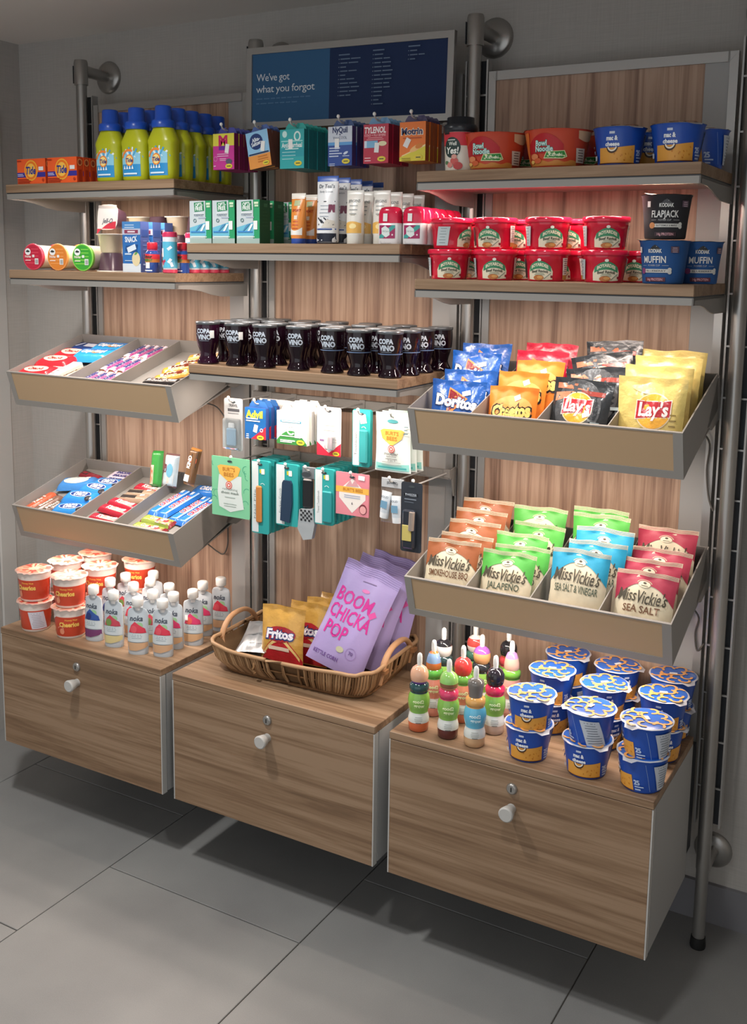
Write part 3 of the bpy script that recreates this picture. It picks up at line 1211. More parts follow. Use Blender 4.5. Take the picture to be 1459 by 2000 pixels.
def opti(root):
    w, d, h = .068, .042, .103
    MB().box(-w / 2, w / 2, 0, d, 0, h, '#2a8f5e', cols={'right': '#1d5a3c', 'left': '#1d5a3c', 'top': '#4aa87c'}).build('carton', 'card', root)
    m = Decal(plane(0))
    m.rect(-w / 2, w * .22, 0, h, '#c3cdd0', 4, 4)
    m.band(lambda u: .018, lambda u: .038 + .25 * (u + .034), -w / 2, w / 2, '#6db7cf', 6, 3)
    m.rect(w * .26, w / 2, .012, h, '#2f9a66', 1, 2)
    m.rect(-w / 2, w / 2, 0, .012, '#9fb2ac', 2, 1)
    m.lay().quad(-.004, h * .86, .030, .022, .08, '#1f7f50')
    m.lay().txt('OPTI-', -.004, h * .905, .0085, '#e9f2ec', w=.024, bold=.03, ang=.08)
    m.txt('FREE', -.004, h * .815, .0085, '#e9f2ec', w=.023, bold=.03, ang=.08)
    m.txt('PUREMOIST', -.004, h * .66, .0052, '#5f6f86', w=.030)
    m.rect(-.020, .012, h * .695, h * .712, '#eef1f1', 1, 1)
    m.rect(-.006, .018, h * .585, h * .612, '#a9b3c4', 1, 1)
    m.arc(-.017, h * .535, .003, .0048, 0, 6.28, '#5e7f80', 14)
    m.poly([(-.018, .026), (-.004, .044), (.008, .048), (-.004, .036)], '#4f8db8')
    m.poly([(-.002, .028), (.010, .046), (.016, .046), (.006, .030)], '#e9f3f6')
    m.rect(-.030, .014, .026, .0295, '#3f86c4', 2, 1)
    m.lines(-.004, .0155, .05, 1, .01, .002, '#d9ebe0', 2)
    m.rect(w * .25, w * .42, h * .32, h * .52, STK, 1, 1)
    m.rect(w * .28, w * .46, h * .90, h * .95, '#cfe6c2', 1, 1)
    m.rect(w * .30, w * .46, h * .84, h * .885, '#bfdcb8', 1, 1)
    lb = m.build('label', 'print', root)
    d2 = Decal(side(w / 2))
    d2.quad(d * .55, h * .88, .014, .008, 0, '#3c7a57')
    d2.lines(d * .5, h * .72, d * .6, 5, .008, .0014, '#2b6a48', 3)
    d2.build('side_print', 'print', lb)


K = Kind('eye_care_box', 'box', opti)
for c, x in enumerate((.673, .744, .818)):
    for r in range(3 if c == 2 else 2):
        xx = x if r < 2 else x + .022
        K.put((xx, .093 + .058 * r, ZC1), 'green and white eye-care box, %s column, %s from the shelf edge' % (('left', 'middle', 'right')[c], NEAR[r]), 'green eye-care boxes')


def tube_build(W, H, top, body, capc, dec, caph=.012, T=.018, rim=None):
    def f(root):
        secs = [(caph, W * .44, T, 2), (caph + .004, W * .47, T * 1.02, 2), (H * .35, W * .48, T * .92, 2), (H * .7, W * .49, T * .55, 2), (H * .92, W * .5, T * .13, 2), (H * .935, W * .5, .0012, 2), (H, W * .5, .0011, 2)]
        MB().loft(secs, 22, [body, body, body, body, top, top]).build('tube', 'plastic', root)
        MB().loft([(0, W * .42, T * .95, 2), (.0015, W * .44, T, 2), (caph, W * .44, T, 2)], 22, capc).build('cap', 'plastic', root)
        d = Decal(loftfront(secs))
        dec(d, W, H)
        d.build('label', 'print', root)
    return f


def dec_sun(d, W, H):
    d.band(lambda u: .020, lambda u: .030 + 30 * u * u, -W * .40, W * .40, '#e9e6df', 8, 1)
    d.txt('SPORT', 0, H * .66, .0055, '#b3402a', w=W * .6, bold=.03)
    d.rect(-W * .2, W * .2, H * .75, H * .86, '#a9b07e', 2, 1)
    d.quad(0, H * .52, .009, .009, 0, '#e6d6c2')
    d.lines(0, H * .44, W * .5, 3, .008, .002, '#c3512a', 3)
    d.rect(-W * .46, W * .46, H * .89, H * .915, '#efe9dc', 3, 1)


def dec_teals(d, W, H):
    d.txt("Dr Teal's", 0, H * .85, .0085, '#46505c', w=W * .72, bold=.02)
    d.txt('Body Lotion', 0, H * .77, .0045, '#6d7580', w=W * .6)
    d.rect(-W * .42, W * .42, H * .615, H * .63, '#2c3036', 2, 1)
    d.lines(0, H * .56, W * .6, 4, .008, .0016, '#9aa2ac', 4)
    d.quad(W * .30, H * .52, .014, .018, 0, '#7d3d55')
    rr = random.Random(5)
    for k in range(5):
        a = 2.2 + .25 * rr.random()
        d.quad(-W * .34 + k * .009, H * .32 + .004 * (k % 2), .018, .003, a, '#2b2f38')
    d.poly([(-W * .1, H * .24), (W * .15, H * .36), (W * .42, H * .34), (W * .44, H * .24)], '#d7d0c4')
    d.rect(-W * .46, W * .46, H * .205, H * .225, '#35518f', 5, 1)
    d.rect(-W * .46, W * .46, .004, H * .155, '#1c2130', 6, 2)
    d.rect(-W * .3, -W * .02, .007, .0095, '#cfd4da', 1, 1)


def dec_jerg(d, W, H):
    d.band(lambda u: H * .20, lambda u: H * .42 - 12 * u * u, -W * .44, W * .44, '#e4b25a', 8, 3)
    d.txt('JERGENS', 0, H * .80, .0062, '#7b7f80', w=W * .68, bold=.01)
    d.lines(0, H * .71, W * .5, 3, .009, .002, '#8e9292', 6)
    d.ell(W * .05, H * .33, .009, .006, '#f3dc9a', 12, 1)
    d.rect(-W * .12, W * .12, H * .53, H * .56, '#a9a391', 1, 1)


K = Kind('sunscreen_tube', 'tube', tube_build(.040, .1165, '#eae4d8', '#e08a3c', '#2f4fa0', dec_sun))
for r in range(4):
    K.put((.951, .112 + .052 * r, ZC1), 'orange sport sunscreen tube with blue cap, %s in its row' % ORD[r], 'orange sunscreen tubes')
K = Kind('lotion_tube', 'tube', tube_build(.058, .1535, '#2f58ac', '#e6e7e8', '#181c28', dec_teals, .003, .021))
for r in range(5):
    K.put((1.032, .112 + .052 * r, ZC1), 'tall white lotion tube with blue crimped top and black foot, %s in its row' % ORD[r], 'tall white lotion tubes')
K = Kind('lotion_tube', 'tube', tube_build(.045, .120, '#dfdcd4', '#e3dfd6', '#d9d6cc', dec_jerg, .020, .018))
for r in range(6):
    K.put((1.106, .112 + .044 * r, ZC1), 'short cream lotion tube with golden band, left row, %s from the shelf edge' % NEAR[r], 'short cream lotion tubes')
for r in range(4):
    K.put((1.160, .138 + .056 * r, ZC1), 'short cream lotion tube with golden band, right row, %s from the front' % NEAR[r], 'short cream lotion tubes')


def deo(root):
    w, t, h = .0275, .0155, .082
    MB().loft([(0, w * .97, t * .95, 3.2), (.001, w, t, 3.2), (.045, w, t, 3.2), (.0455, w * .99, t * .98, 3.2)], 28, '#e3e0e0').build('base', 'plastic', root)
    R = '#cf1f45'
    MB().loft([(.0455, w * 1.0, t, 3.2), (.066, w, t, 3.0), (.074, w * .93, t * .95, 2.8), (.079, w * .80, t * .85, 2.5), (.0815, w * .55, t * .6, 2.2), (.082, w * .2, t * .2, 2)], 28, R).build('cap', 'gloss', root)
    d = Decal(loftfront([(0, w, t, 3.2), (.07, w, t, 3.1)]))
    d.rect(-.021, .019, .012, .041, '#9d2a5b', 6, 3)
    d.poly([(-.021, .018), (.012, .041), (.019, .041), (.019, .035), (-.012, .012), (-.021, .012)], '#3f9d96')
    d.lay().ell(-.004, .027, .011, .0135, '#d9e2df', 6, 1, ang=PI / 6)
    d.txt('Old Spice', -.004, .028, .004, '#7b8a88', w=.017)
    d.ell(.013, .020, .002, .002, '#e8d6dc', 8, 1)
    d.quad(-.005, .058, .011, .017, -.03, STK)
    d.arc(-.006, .005, .0, .0006, 0, 6, '#bbbbbb', 6)
    d.rect(-.017, .010, .0015, .0022, '#a9a9a9', 4, 1)
    d.rect(-.017, -.0163, .0015, .007, '#a9a9a9', 1, 1)
    d.build('label', 'print', root)


K = Kind('deodorant_stick', 'deodorant', deo)
K.put((1.200, .108, ZC1), 'red-capped deodorant stick standing apart at the shelf edge beside the cream tubes', 'red deodorant sticks')
for r in range(6):
    K.put((1.2575 - .002 * (r % 2), .116 + .036 * r, ZC1), 'red-capped deodorant stick in the right-hand row, %s from the shelf edge' % NEAR[r], 'red deodorant sticks')

# ================================================================== WINE GLASSES (C2)
ZC2 = 1.3282


def wine_build(mat, sticker, band):
    def f(root):
        prof = [(.0255, 0), (.0275, .0015), (.0275, .004), (.0245, .010), (.0205, .018), (.0195, .024), (.0215, .034), (.0255, .046), (.0285, .060), (.0298, .076), (.0298, .092), (.0292, .099)]
        MB().lathe(prof, 28, '#120610').build('glass', mat, root)
        MB().lathe([(.0292, .099), (.0302, .0995), (.0305, .104), (.0298, .1062), (.0275, .1066), (.0001, .1062)], 28, '#6f7478').build('lid', 'metal', root)
        d = Decal(cyl(interp([(z, r) for r, z in prof])))
        w = '#b9c3cf'
        d.txt('COPA', -.001, .0835, .0105, w, w=.036, bold=.05)
        d.txt('VINO', .001, .0685, .0115, w, w=.037, bold=.05)
        d.txt('di', -.020, .0765, .004, w, bold=.02)
        d.rect(-.012, .013, .0585, .0598, '#7c8794', 4, 1)
        if sticker:
            d.lay().rect(.016, .027, .066, .085, STK, 3, 2)
        if band:
            d.band(lambda u: .0535, lambda u: .0555, -.075, .075, '#6f87ad', 24, 1)
        d.build('label', 'print', root)
    return f


KW = [Kind('wine_glass', 'wine glass', wine_build('wine2', True, False)), Kind('wine_glass', 'wine glass', wine_build('wine', False, False)),
      Kind('wine_glass', 'wine glass', wine_build('wine', False, True)), Kind('wine_glass', 'wine glass', wine_build('wine', True, False))]
wx = [.672, .766, .852, .939, 1.036, 1.126, 1.206]
for c, x in enumerate(wx):
    for r in range(4):
        k = KW[0] if (c == 0 and r == 0) else KW[3] if (c == 1 and r == 0) else KW[2] if c >= 4 else KW[1]
        y = .118 - (.008 if c >= 5 else 0) + .073 * r
        k.put((x + rnd.uniform(-.006, .006) - (.020 * (r % 2) if 0 < c < 5 else 0) + (.004 * r if c == 6 else 0), y + rnd.uniform(-.003, .003), ZC2),
              'dark wine glass with white print, %s column from the left, %s from the shelf edge' % (ORD[c], NEAR[r]), 'dark wine glasses', rz=rnd.uniform(-.12, .30) if r else rnd.uniform(.12, .3))


# ================================================================== TOP RIGHT SHELF (R1)
ZR1 = 1.7817


def soup(root):
    prof = [(.0305, 0), (.0315, .002), (.0318, .012), (.0335, .05), (.0350, .080)]
    MB().lathe(prof, 28, '#ddd6c8').build('cup', 'plastic', root)
    MB().lathe([(.0355, .080), (.0372, .081), (.0372, .092), (.0352, .0955), (.034, .097), (.030, .0975), (.029, .112), (.0001, .112)], 28, '#20242a').build('lid', 'plastic', root)
    R = cyl(interp([(z, r) for r, z in prof]))
    d = Decal(R)
    d.band(lambda u: .052, lambda u: .0795, -.095, .095, '#cc3340', 26, 2)
    d.lay().ell(-.008, .048, .0195, .0215, '#243a36', 20)
    d.lay().txt('Well', -.006, .056, .0075, '#e9ece4', w=.018, bold=.02)
    d.txt('Yes!', -.007, .042, .013, '#f0f2ea', w=.029, bold=.03, shear=.1)
    d.rect(-.018, .000, .0625, .0645, '#cfd4cc', 2, 1)
    d.rect(-.030, -.014, .0755, .0795, '#1d1d20', 2, 1)
    for u, v, r, c in ((-.002, .020, .009, '#c65a55'), (.006, .010, .010, '#b9403f'), (-.012, .012, .007, '#d3847a'), (-.021, .017, .005, '#5d7d55'), (-.002, .029, .006, '#d99a8c')):
        d.ell(u, v, r, r * .8, c, 12, 1)
    d.build('label', 'print', root)


Kind('soup_cup', 'cup', soup).put((1.358, .125, ZR1), 'tall red and cream soup cup with black lid beside the noodle bowls', rz=.12)


def noodle(root):
    prof = [(.048, 0), (.0505, .0015), (.053, .008), (.060, .035), (.0655, .068), (.0685, .073), (.0695, .0755)]
    MB().lathe(prof, 40, '#c8492f').build('bowl', 'plastic', root)
    n = 40
    rr = random.Random(3)
    lidp = [(.0705 + rr.uniform(-.001, .0022)) for _ in range(n)]
    vs = [(0, 0, .0785)] + [(lidp[i] * math.sin(2 * PI * i / n), -lidp[i] * math.cos(2 * PI * i / n), .0755 + rr.uniform(-.0015, .001)) for i in range(n)]
    MB().add(vs, [(0, 1 + i, 1 + (i + 1) % n) for i in range(n)], '#c05a3a', True).build('lid', 'metal', root)
    R = cyl(interp([(z, r) for r, z in prof]))
    d = Decal(R, .0008)
    d.band(lambda u: .008, lambda u: .070, -.10, -.060, '#e07636', 8, 5)
    d.band(lambda u: .058 + .006 * math.sin(u * 60), lambda u: .072, .055, .12, '#d9b48f', 10, 3)
    d.band(lambda u: .004, lambda u: .013 + .002 * math.sin(u * 200), -.055, .050, '#c9853f', 16, 2)
    d.lay().band(lambda u: .028, lambda u: .067 - 14 * (u + .018) ** 2, -.056, .022, '#b3141f', 12, 4)
    d.lay().txt('Bowl', -.024, .048, .010, '#2f8f86', w=.026, bold=.09)
    d.txt('Noodle', -.018, .037, .010, '#2f8f86', w=.040, bold=.09)
    d.lay().txt('Bowl', -.024, .048, .010, '#d6efe8', w=.025, bold=.02)
    d.txt('Noodle', -.018, .037, .010, '#d6efe8', w=.038, bold=.02)
    d.poly([(-.018, .018), (-.012, .031), (.024, .033), (.029, .021), (.020, .017)], '#e3e6b2')
    d.poly([(-.016, .0195), (-.011, .030), (.023, .0318), (.027, .0215), (.019, .0185)], '#2f8a3a')
    d.lay().txt('Kimchi', .006, .025, .0058, '#e8f2d8', w=.026, bold=.02)
    for u, v, r, c in ((-.040, .022, .010, '#e08a5a'), (-.032, .014, .009, '#d0643a'), (-.046, .012, .006, '#e8c06a')):
        d.ell(u, v, r, r * .6, c, 12, 1)
    d.rect(.048, .072, .010, .038, '#cfc2b4', 5, 2)
    d.lines(.060, .034, .018, 5, .005, .0018, '#6d5a52', 3)
    d.build('label', 'print', root)


K = Kind('noodle_bowl', 'bowl', noodle)
for i, (x, y, rz, lb) in enumerate(((1.427, .150, .22, 'orange-red noodle bowl next to the soup cup'), (1.568, .150, .18, 'orange-red noodle bowl at the shelf edge near the blue cups'),
                                    (1.440, .292, .3, 'orange-red noodle bowl behind the left front bowl'), (1.582, .292, .25, 'orange-red noodle bowl behind the right front bowl'))):
    K.put((x, y, ZR1), lb, 'orange-red noodle bowls', rz=rz)


def mac_build(stacked):
    def f(root):
        H = .0655
        prof = [(.0365, 0), (.038, .0015), (.0385, .004), (.0435, .036), (.0480, .0615), (.0492, .0640), (.0498, H)]
        MB().lathe(prof, 40, '#1e4fae').build('cup', 'plastic', root)
        n = 40
        rr = random.Random(9)
        vs, fs, cl = [(0, 0, H + .0012)], [], []
        for ring, rad in ((0, .030), (1, .0475), (2, .0512)):
            for i in range(n):
                a = 2 * PI * i / n
                rad2 = rad + (rr.uniform(-.0006, .0008) if ring == 2 else 0) + (.007 if ring == 2 and 3 <= i <= 5 else 0)
                vs.append((rad2 * math.sin(a), -rad2 * math.cos(a), H + .0012 - (.0012 if ring == 2 else 0) - (.003 if ring == 2 and 3 <= i <= 5 else 0)))
        for i in range(n):
            j = (i + 1) % n
            fs.append((0, 1 + i, 1 + j))
            cl.append('#2a5fb5')
            for k in (0, 1):
                fs.append((1 + k * n + i, 1 + (k + 1) * n + i, 1 + (k + 1) * n + j, 1 + k * n + j))
                cl.append('#2a5fb5' if k == 0 else '#b9bcc4')
        lid = MB().add(vs, fs, cl, True).build('lid', 'plastic', root)
        d = Decal(topz(H + .0013))
        pr = random.Random(23)
        Or = '#e0a25f'
        for (u, v) in ((-.030, .020), (-.008, .030), (.018, .030), (.034, .012), (.012, .006), (-.014, .004), (-.036, -.008), (-.020, -.022), (.004, -.016), (.026, -.014), (-.004, -.036), (.020, -.034)):
            a = pr.uniform(0, 6.28)
            d.arc(u, v, .0078, .0132, a, a + 3.7, Or, 9)
        d.lay().rect(-.008, .008, -.004, .004, STK, 1, 1)
        d.build('lid_print', 'print', lid)
        R = cyl(interp([(z, r) for r, z in prof]))
        d = Decal(R, .0008)
        d.band(lambda u: .0045, lambda u: .031 + .12 * max(u, -.004) * (1 if u < .028 else 1), -.040, .030, '#e0a044', 14, 4)
        for u, v, a in ((.010, .018, .3), (.018, .023, .5), (.004, .012, .1), (.016, .012, .4), (-.002, .019, -.2)):
            d.quad(u, v, .016, .0032, a, '#c98028')
        d.band(lambda u: .0035, lambda u: .0050, -.042, .032, '#5d2f16', 10, 1)
        d.lay().txt('mac &', -.014, .0465, .0072, '#eef2f7', w=.0215, bold=.05)
        d.txt('cheese', -.013, .0365, .0065, '#eef2f7', w=.0265, bold=.05)
        d.rect(-.019, -.009, .0535, .0575, '#c7d2e6', 1, 1)
        d.arc(-.013, .0315, .0065, .0105, PI * 1.02, PI * 1.98, '#3d2418', 10)
        d.arc(-.013, .0330, .0065, .0090, PI * 1.05, PI * 1.95, '#f3ead8', 10)
        w = '#b8cbe8'
        d.txt('25', .038, .022, .009, w, w=.010, bold=.03)
        d.txt('25', .039, .022, .009, w, w=.010, bold=.03)
        d.rect(.034, .050, .0125, .0150, w, 3, 1)
        d.rect(.034, .044, .007, .0098, w, 2, 1)
        d.rect(.060, .0605, .006, .060, '#9fbde6', 1, 5)
        # back panel: nutrition table
        d.band(lambda u: .006, lambda u: .056, .075, .112, '#c3cbd6', 8, 5)
        d.lines(.093, .052, .030, 9, .005, .0012, '#65707e', 4)
        d.rect(-.078, -.056, .022, .027, '#a9c0e2', 4, 1)
        d.rect(-.074, -.060, .032, .035, '#a9c0e2', 3, 1)
        d.rect(-.056, -.046, .010, .018, '#c3cbd6', 2, 1)
        d.build('label', 'print', root)
    return f


KM = Kind('macaroni_cup', 'cup', mac_build(False))
for x, y, rz, lb in ((1.699, .145, .30, 'blue macaroni cup on the top right shelf next to the noodle bowls'), (1.815, .140, .25, 'blue macaroni cup at the right end of the top right shelf edge'),
                     (1.728, .262, .6, 'blue macaroni cup in the back row of the top right shelf, left one'), (1.838, .250, -.5, 'blue macaroni cup in the back row of the top right shelf, right one')):
    KM.put((x, y, ZR1), lb, 'blue macaroni cups on the top shelf', rz=rz, scale=(1.05, 1.05, 1.13))


# ================================================================== RED MEAL BOWLS (R2)
ZR2 = 1.5528


def meal(root):
    prof = [(.037, 0), (.0385, .0015), (.0395, .010), (.0425, .040), (.0432, .0405), (.0445, .0535)]
    R = '#d01c38'
    MB().lathe(prof, 36, R).build('bowl', 'gloss', root)
    MB().lathe([(.0445, .0535), (.0478, .0540), (.0484, .0560), (.0484, .0620), (.0468, .0645), (.0440, .0648), (.0425, .0636), (.0001, .0636)], 36, '#dd2143').build('lid', 'gloss', root)
    d = Decal(cyl(interp([(z, r) for r, z in prof])), .0008)
    cr = '#e5dcc2'
    d.poly([(-.026, .004), (-.027, .020), (-.023, .030), (-.010, .036), (.0, .038), (.010, .036), (.023, .030), (.027, .020), (.026, .004), (.012, .003), (-.012, .003)], cr)
    d.lay().band(lambda u: .026 - 12 * u * u, lambda u: .042 - 22 * u * u, -.0235, .0235, '#3f8a62', 12, 2)
    d.ell(0, .044, .004, .003, '#e9e6dc', 10, 1)
    d.lay().txt('BOYARDEE', 0, .0345, .0062, '#e7e2c6', w=.036, bold=.04, arc=.006)
    d.txt('Beef Ravioli', 0, .0215, .0052, '#4a4a3c', w=.034, bold=.03, arc=.002)
    d.lines(0, .0165, .026, 2, .003, .0011, '#7f8a70', 3)
    d.ell(-.002, .0075, .011, .0055, '#b9703a', 14, 1)
    d.ell(.001, .0085, .006, .003, '#d39a55', 10, 1)
    d.quad(.016, .011, .018, .0014, .7, '#7d8a7a')
    d.rect(.022, .026, .007, .012, '#8c2030', 1, 1)
    # nutrition panel
    d.band(lambda u: .004, lambda u: .048, .050, .066, '#e3ddd6', 6, 4)
    d.band(lambda u: .004, lambda u: .013, .050, .066, '#c2934a', 6, 1)
    d.lay().lines(.058, .045, .013, 8, .004, .0013, '#5b5654', 8)
    d.band(lambda u: .006, lambda u: .046, -.072, -.046, '#b9c4c6', 6, 4)
    d.lines(-.059, .042, .018, 6, .006, .0012, '#7f8c90', 7)
    d.build('label', 'print', root)


K = Kind('meal_bowl', 'bowl', meal)
cols = [(1.334, .138), (1.440, .138), (1.561, .138), (1.684, .138)]
rots = [[.15, .05, -.30, .10], [1.15, -.25, .25, .10]]
for t in (0, 1):
    for c, (x, y) in enumerate(cols):
        for r in (0, 1):
            xx = x + (.033 if r else 0) + (.010 if (c == 3 and r) else 0)
            if t == 1 and r == 1 and c == 3:
                continue
            K.put((xx + rnd.uniform(-.003, .003), y + .105 * r, ZR2 + .0662 * t), 'red lidded meal bowl, %s tier, %s row, %s from the left' % (('lower', 'upper')[t], ('front', 'back')[r], ORD[c]),
                  'red lidded meal bowls', rz=rots[t][c] + .30 + (-.9 + .5 * (c % 2) if r else 0))


def kodiak_build(base, title, foot, chip):
    def f(root):
        prof = [(.0375, 0), (.039, .0015), (.0395, .004), (.0425, .04), (.0475, .080), (.0488, .0815), (.0488, .0835)]
        MB().lathe(prof, 36, base).build('cup', 'matte', root)
        n = 36
        vs = [(0, 0, .0850)] + [((.0510 + .0008 * math.sin(i * 2.3)) * math.sin(2 * PI * i / n), -(.0510 + .0008 * math.sin(i * 2.3)) * math.cos(2 * PI * i / n), .0838 + .0006 * math.sin(i * 1.3)) for i in range(n)]
        vs[n - 4] = (vs[n - 4][0] * 1.13, vs[n - 4][1] * 1.13, .0862)
        MB().add(vs, [(0, 1 + i, 1 + (i + 1) % n) for i in range(n)], '#b9a892', True).build('lid', 'metal', root)
        d = Decal(cyl(interp([(z, r) for r, z in prof])), .0008)
        w = '#dfe0de'
        d.arc(-.002, .0705, .003, .0042, .3, PI - .3, w, 8)
        d.poly([(-.014, .0655), (-.007, .0725), (-.002, .0755), (.003, .0725), (.010, .0655)], '#2b2d30' if base != '#2d2c30' else '#45454a')
        d.lay().txt('KODIAK', -.002, .0635, .0068, w, w=.027, bold=.03)
        d.txt(title, -.004, .0470, .0125, w, w=.052 if len(title) > 6 else .046, bold=.02)
        d.txt('POWER CUP', -.004, .0355, .0033, '#b9babb', w=.024)
        d.rect(-.030, -.020, .0350, .0356, '#b9babb', 1, 1)
        d.rect(.012, .024, .0350, .0356, '#b9babb', 1, 1)
        d.rect(-.026, .024, .0215, .0285, '#cfcfca', 6, 1)
        d.ell(.026, .0275, .004, .004, '#cfcfca', 10, 1)
        d.ell(.026, .0225, .004, .004, '#cfcfca', 10, 1)
        d.ell(-.028, .0250, .006, .006, chip, 12, 1)
        d.txt(foot, .000, .0250, .0034, '#4a4a4c', w=.038, bold=.01)
        d.rect(-.022, .018, .0045, .0125, '#5a2c3c' if title != 'FLAPJACK' else '#3d2c33', 5, 1)
        d.txt('14g PROTEIN', -.002, .0085, .0046, '#cf9ca4', w=.030, bold=.02)
        d.rect(.028, .044, .060, .072, '#5b4a58', 3, 2)
        d.lines(.036, .069, .013, 3, .0036, .0018, '#a894a0', 3)
        d.rect(-.040, -.033, .060, .071, w, 2, 1)
        d.build('label', 'print', root)
    return f


KF = Kind('pancake_cup', 'cup', kodiak_build('#2d2c30', 'FLAPJACK', 'BUTTERMILK & MAPLE', '#c98a5a'))
KMU = Kind('muffin_cup', 'cup', kodiak_build('#2b5690', 'MUFFIN', 'BLUEBERRY', '#8a4a78'))
KMU.put((1.801, .142, ZR2), 'blue muffin cup carrying the black flapjack cup on its lid', 'blue muffin cups', rz=-.10)
KF.put((1.801, .140, ZR2 + .0872), 'black flapjack cup standing on the blue muffin cup', rz=.30)
KMU.put((1.846, .235, ZR2), 'dark blue muffin cup behind and right of the stacked pair', 'blue muffin cups', rz=.45)

# ================================================================== CHIP BAGS
def bag_build(W, H, T, base, dec, seed, mat='foil', wr=1.0, crimp=.07, backc=None, crush=0.0):
    """pillow bag standing on z=0, front towards -y; film creases run from the seals"""
    so = Vector((seed * 3.7, seed * 1.9, seed * 5.3))

    def surf(u, v):
        # u -1..1, v 0..1 -> half thickness, crease relief
        uu = min(1, abs(u))
        vv = min(v / (1 - crimp), 1)
        body = (1 - uu ** 3.2) ** .75 * max(0, math.sin(PI * min(max(.06 + .90 * vv, 0), 1))) ** .62 * (1.08 - .35 * vv)
        t = T / 2 * body
        if v < 1 - crimp:
            k = noise.noise(Vector((u * 2.2, v * 2.6, 0)) + so) * .0042 + noise.noise(Vector((u * 6.5, v * 3.2, 3)) + so) * .0020 * (.4 + abs(v - .45))
            t += wr * k * (1 - uu ** 4) * min(1, vv * 6) * min(1, (1 - vv) * 5 + .12)
        return t

    def xz(u, v):
        pin = 1 - .055 * math.sin(PI * min(v, 1)) - .02 * (1 - abs(2 * v - 1)) * abs(noise.noise(Vector((v * 7, seed, 0))))
        z = v * H - H * .018 * (1 - u * u) * (1 if v > .5 else -.4) * 0 + (H * .02 * noise.noise(Vector((u * 1.6, seed * 2.1, 1))) * v)
        return u * W / 2 * pin, z

    def bend(u, v):
        y = .004 * math.sin(3 * u + seed) * v * v
        if v > 1 - crimp:
            y += .0016 * math.sin(u * 9 + seed) - .010 * crush * (v - 1 + crimp) / crimp
        return y

    def mp(u, v, h):
        U_, V_ = max(-1, min(1, u / (W / 2))), max(0, min(1, v / H))
        x, z = xz(U_, V_)
        return (x, bend(U_, V_) - surf(U_, V_) - h, z)

    def f(root):
        m = MB()
        nu, nv = 22, 26
        m.grid(lambda a, b: mp((a * 2 - 1) * W / 2, b * H, .0), nu, nv, base)

        def bk(a, b):
            U_, V_ = 1 - 2 * a, b
            x, z = xz(U_, V_)
            return (x, bend(U_, V_) + surf(-U_, V_) * .9 + .0004, z)
        m.grid(bk, nu, nv, backc or base)
        m.build('pouch', mat, root)
        d = Decal(mp, .0010, .0003)
        dec(d, W, H)
        d.build('print', mat, root)
        s = MB()
        for k in range(5):
            a, b = 1 - crimp * (.10 + .19 * k), 1 - crimp * (.16 + .19 * k)
            s.grid(lambda p, q, a=a, b=b: mp((p * 2 - 1) * W / 2 * .985, (b + (a - b) * q) * H, .0007), 16, 1, backc or base)
        s.build('crimp_seal', mat, root)
    return f


def dec_dor(c1):
    def f(d, W, H):
        d.poly([(-W * .16, H * .90), (-W * .15, H * .46), (W * .20, H * .74)], '#f08a4a')
        d.poly([(-W * .145, H * .87), (-W * .13, H * .53), (W * .15, H * .74)], '#7a1a22')
        d.lay().txt('Doritos', .0, H * .68, H * .150, c1, w=W * .84, bold=.10, shear=-.08, ang=-.10)
        d.lay().txt('Doritos', .0, H * .685, H * .145, '#f1f2f3', w=W * .80, bold=.05, shear=-.08, ang=-.10)
        d.quad(W * .16, H * .82, W * .15, H * .07, .3, STK)
        d.txt('COOL RANCH' if c1 == '#0b2f63' else 'NACHO', W * .12, H * .50, H * .045, '#d9e2ef', w=W * .4)
    return f


def dec_chee(d, W, H):
    d.ell(0, H * .67, W * .44, H * .20, '#f4a457', 24, 3, ang=.12)
    d.lay().txt('Cheetos', .002, H * .655, H * .175, '#201a16', w=W * .86, bold=.13, ang=.10)
    d.lay().txt('Cheetos', .002, H * .66, H * .165, '#f6d879', w=W * .80, bold=.055, ang=.10)
    d.txt('CRUNCHY', W * .02, H * .50, H * .07, '#c33b1a', w=W * .44, bold=.03, shear=.15, ang=.06)
    d.quad(W * .12, H * .85, W * .13, H * .07, .5, STK)


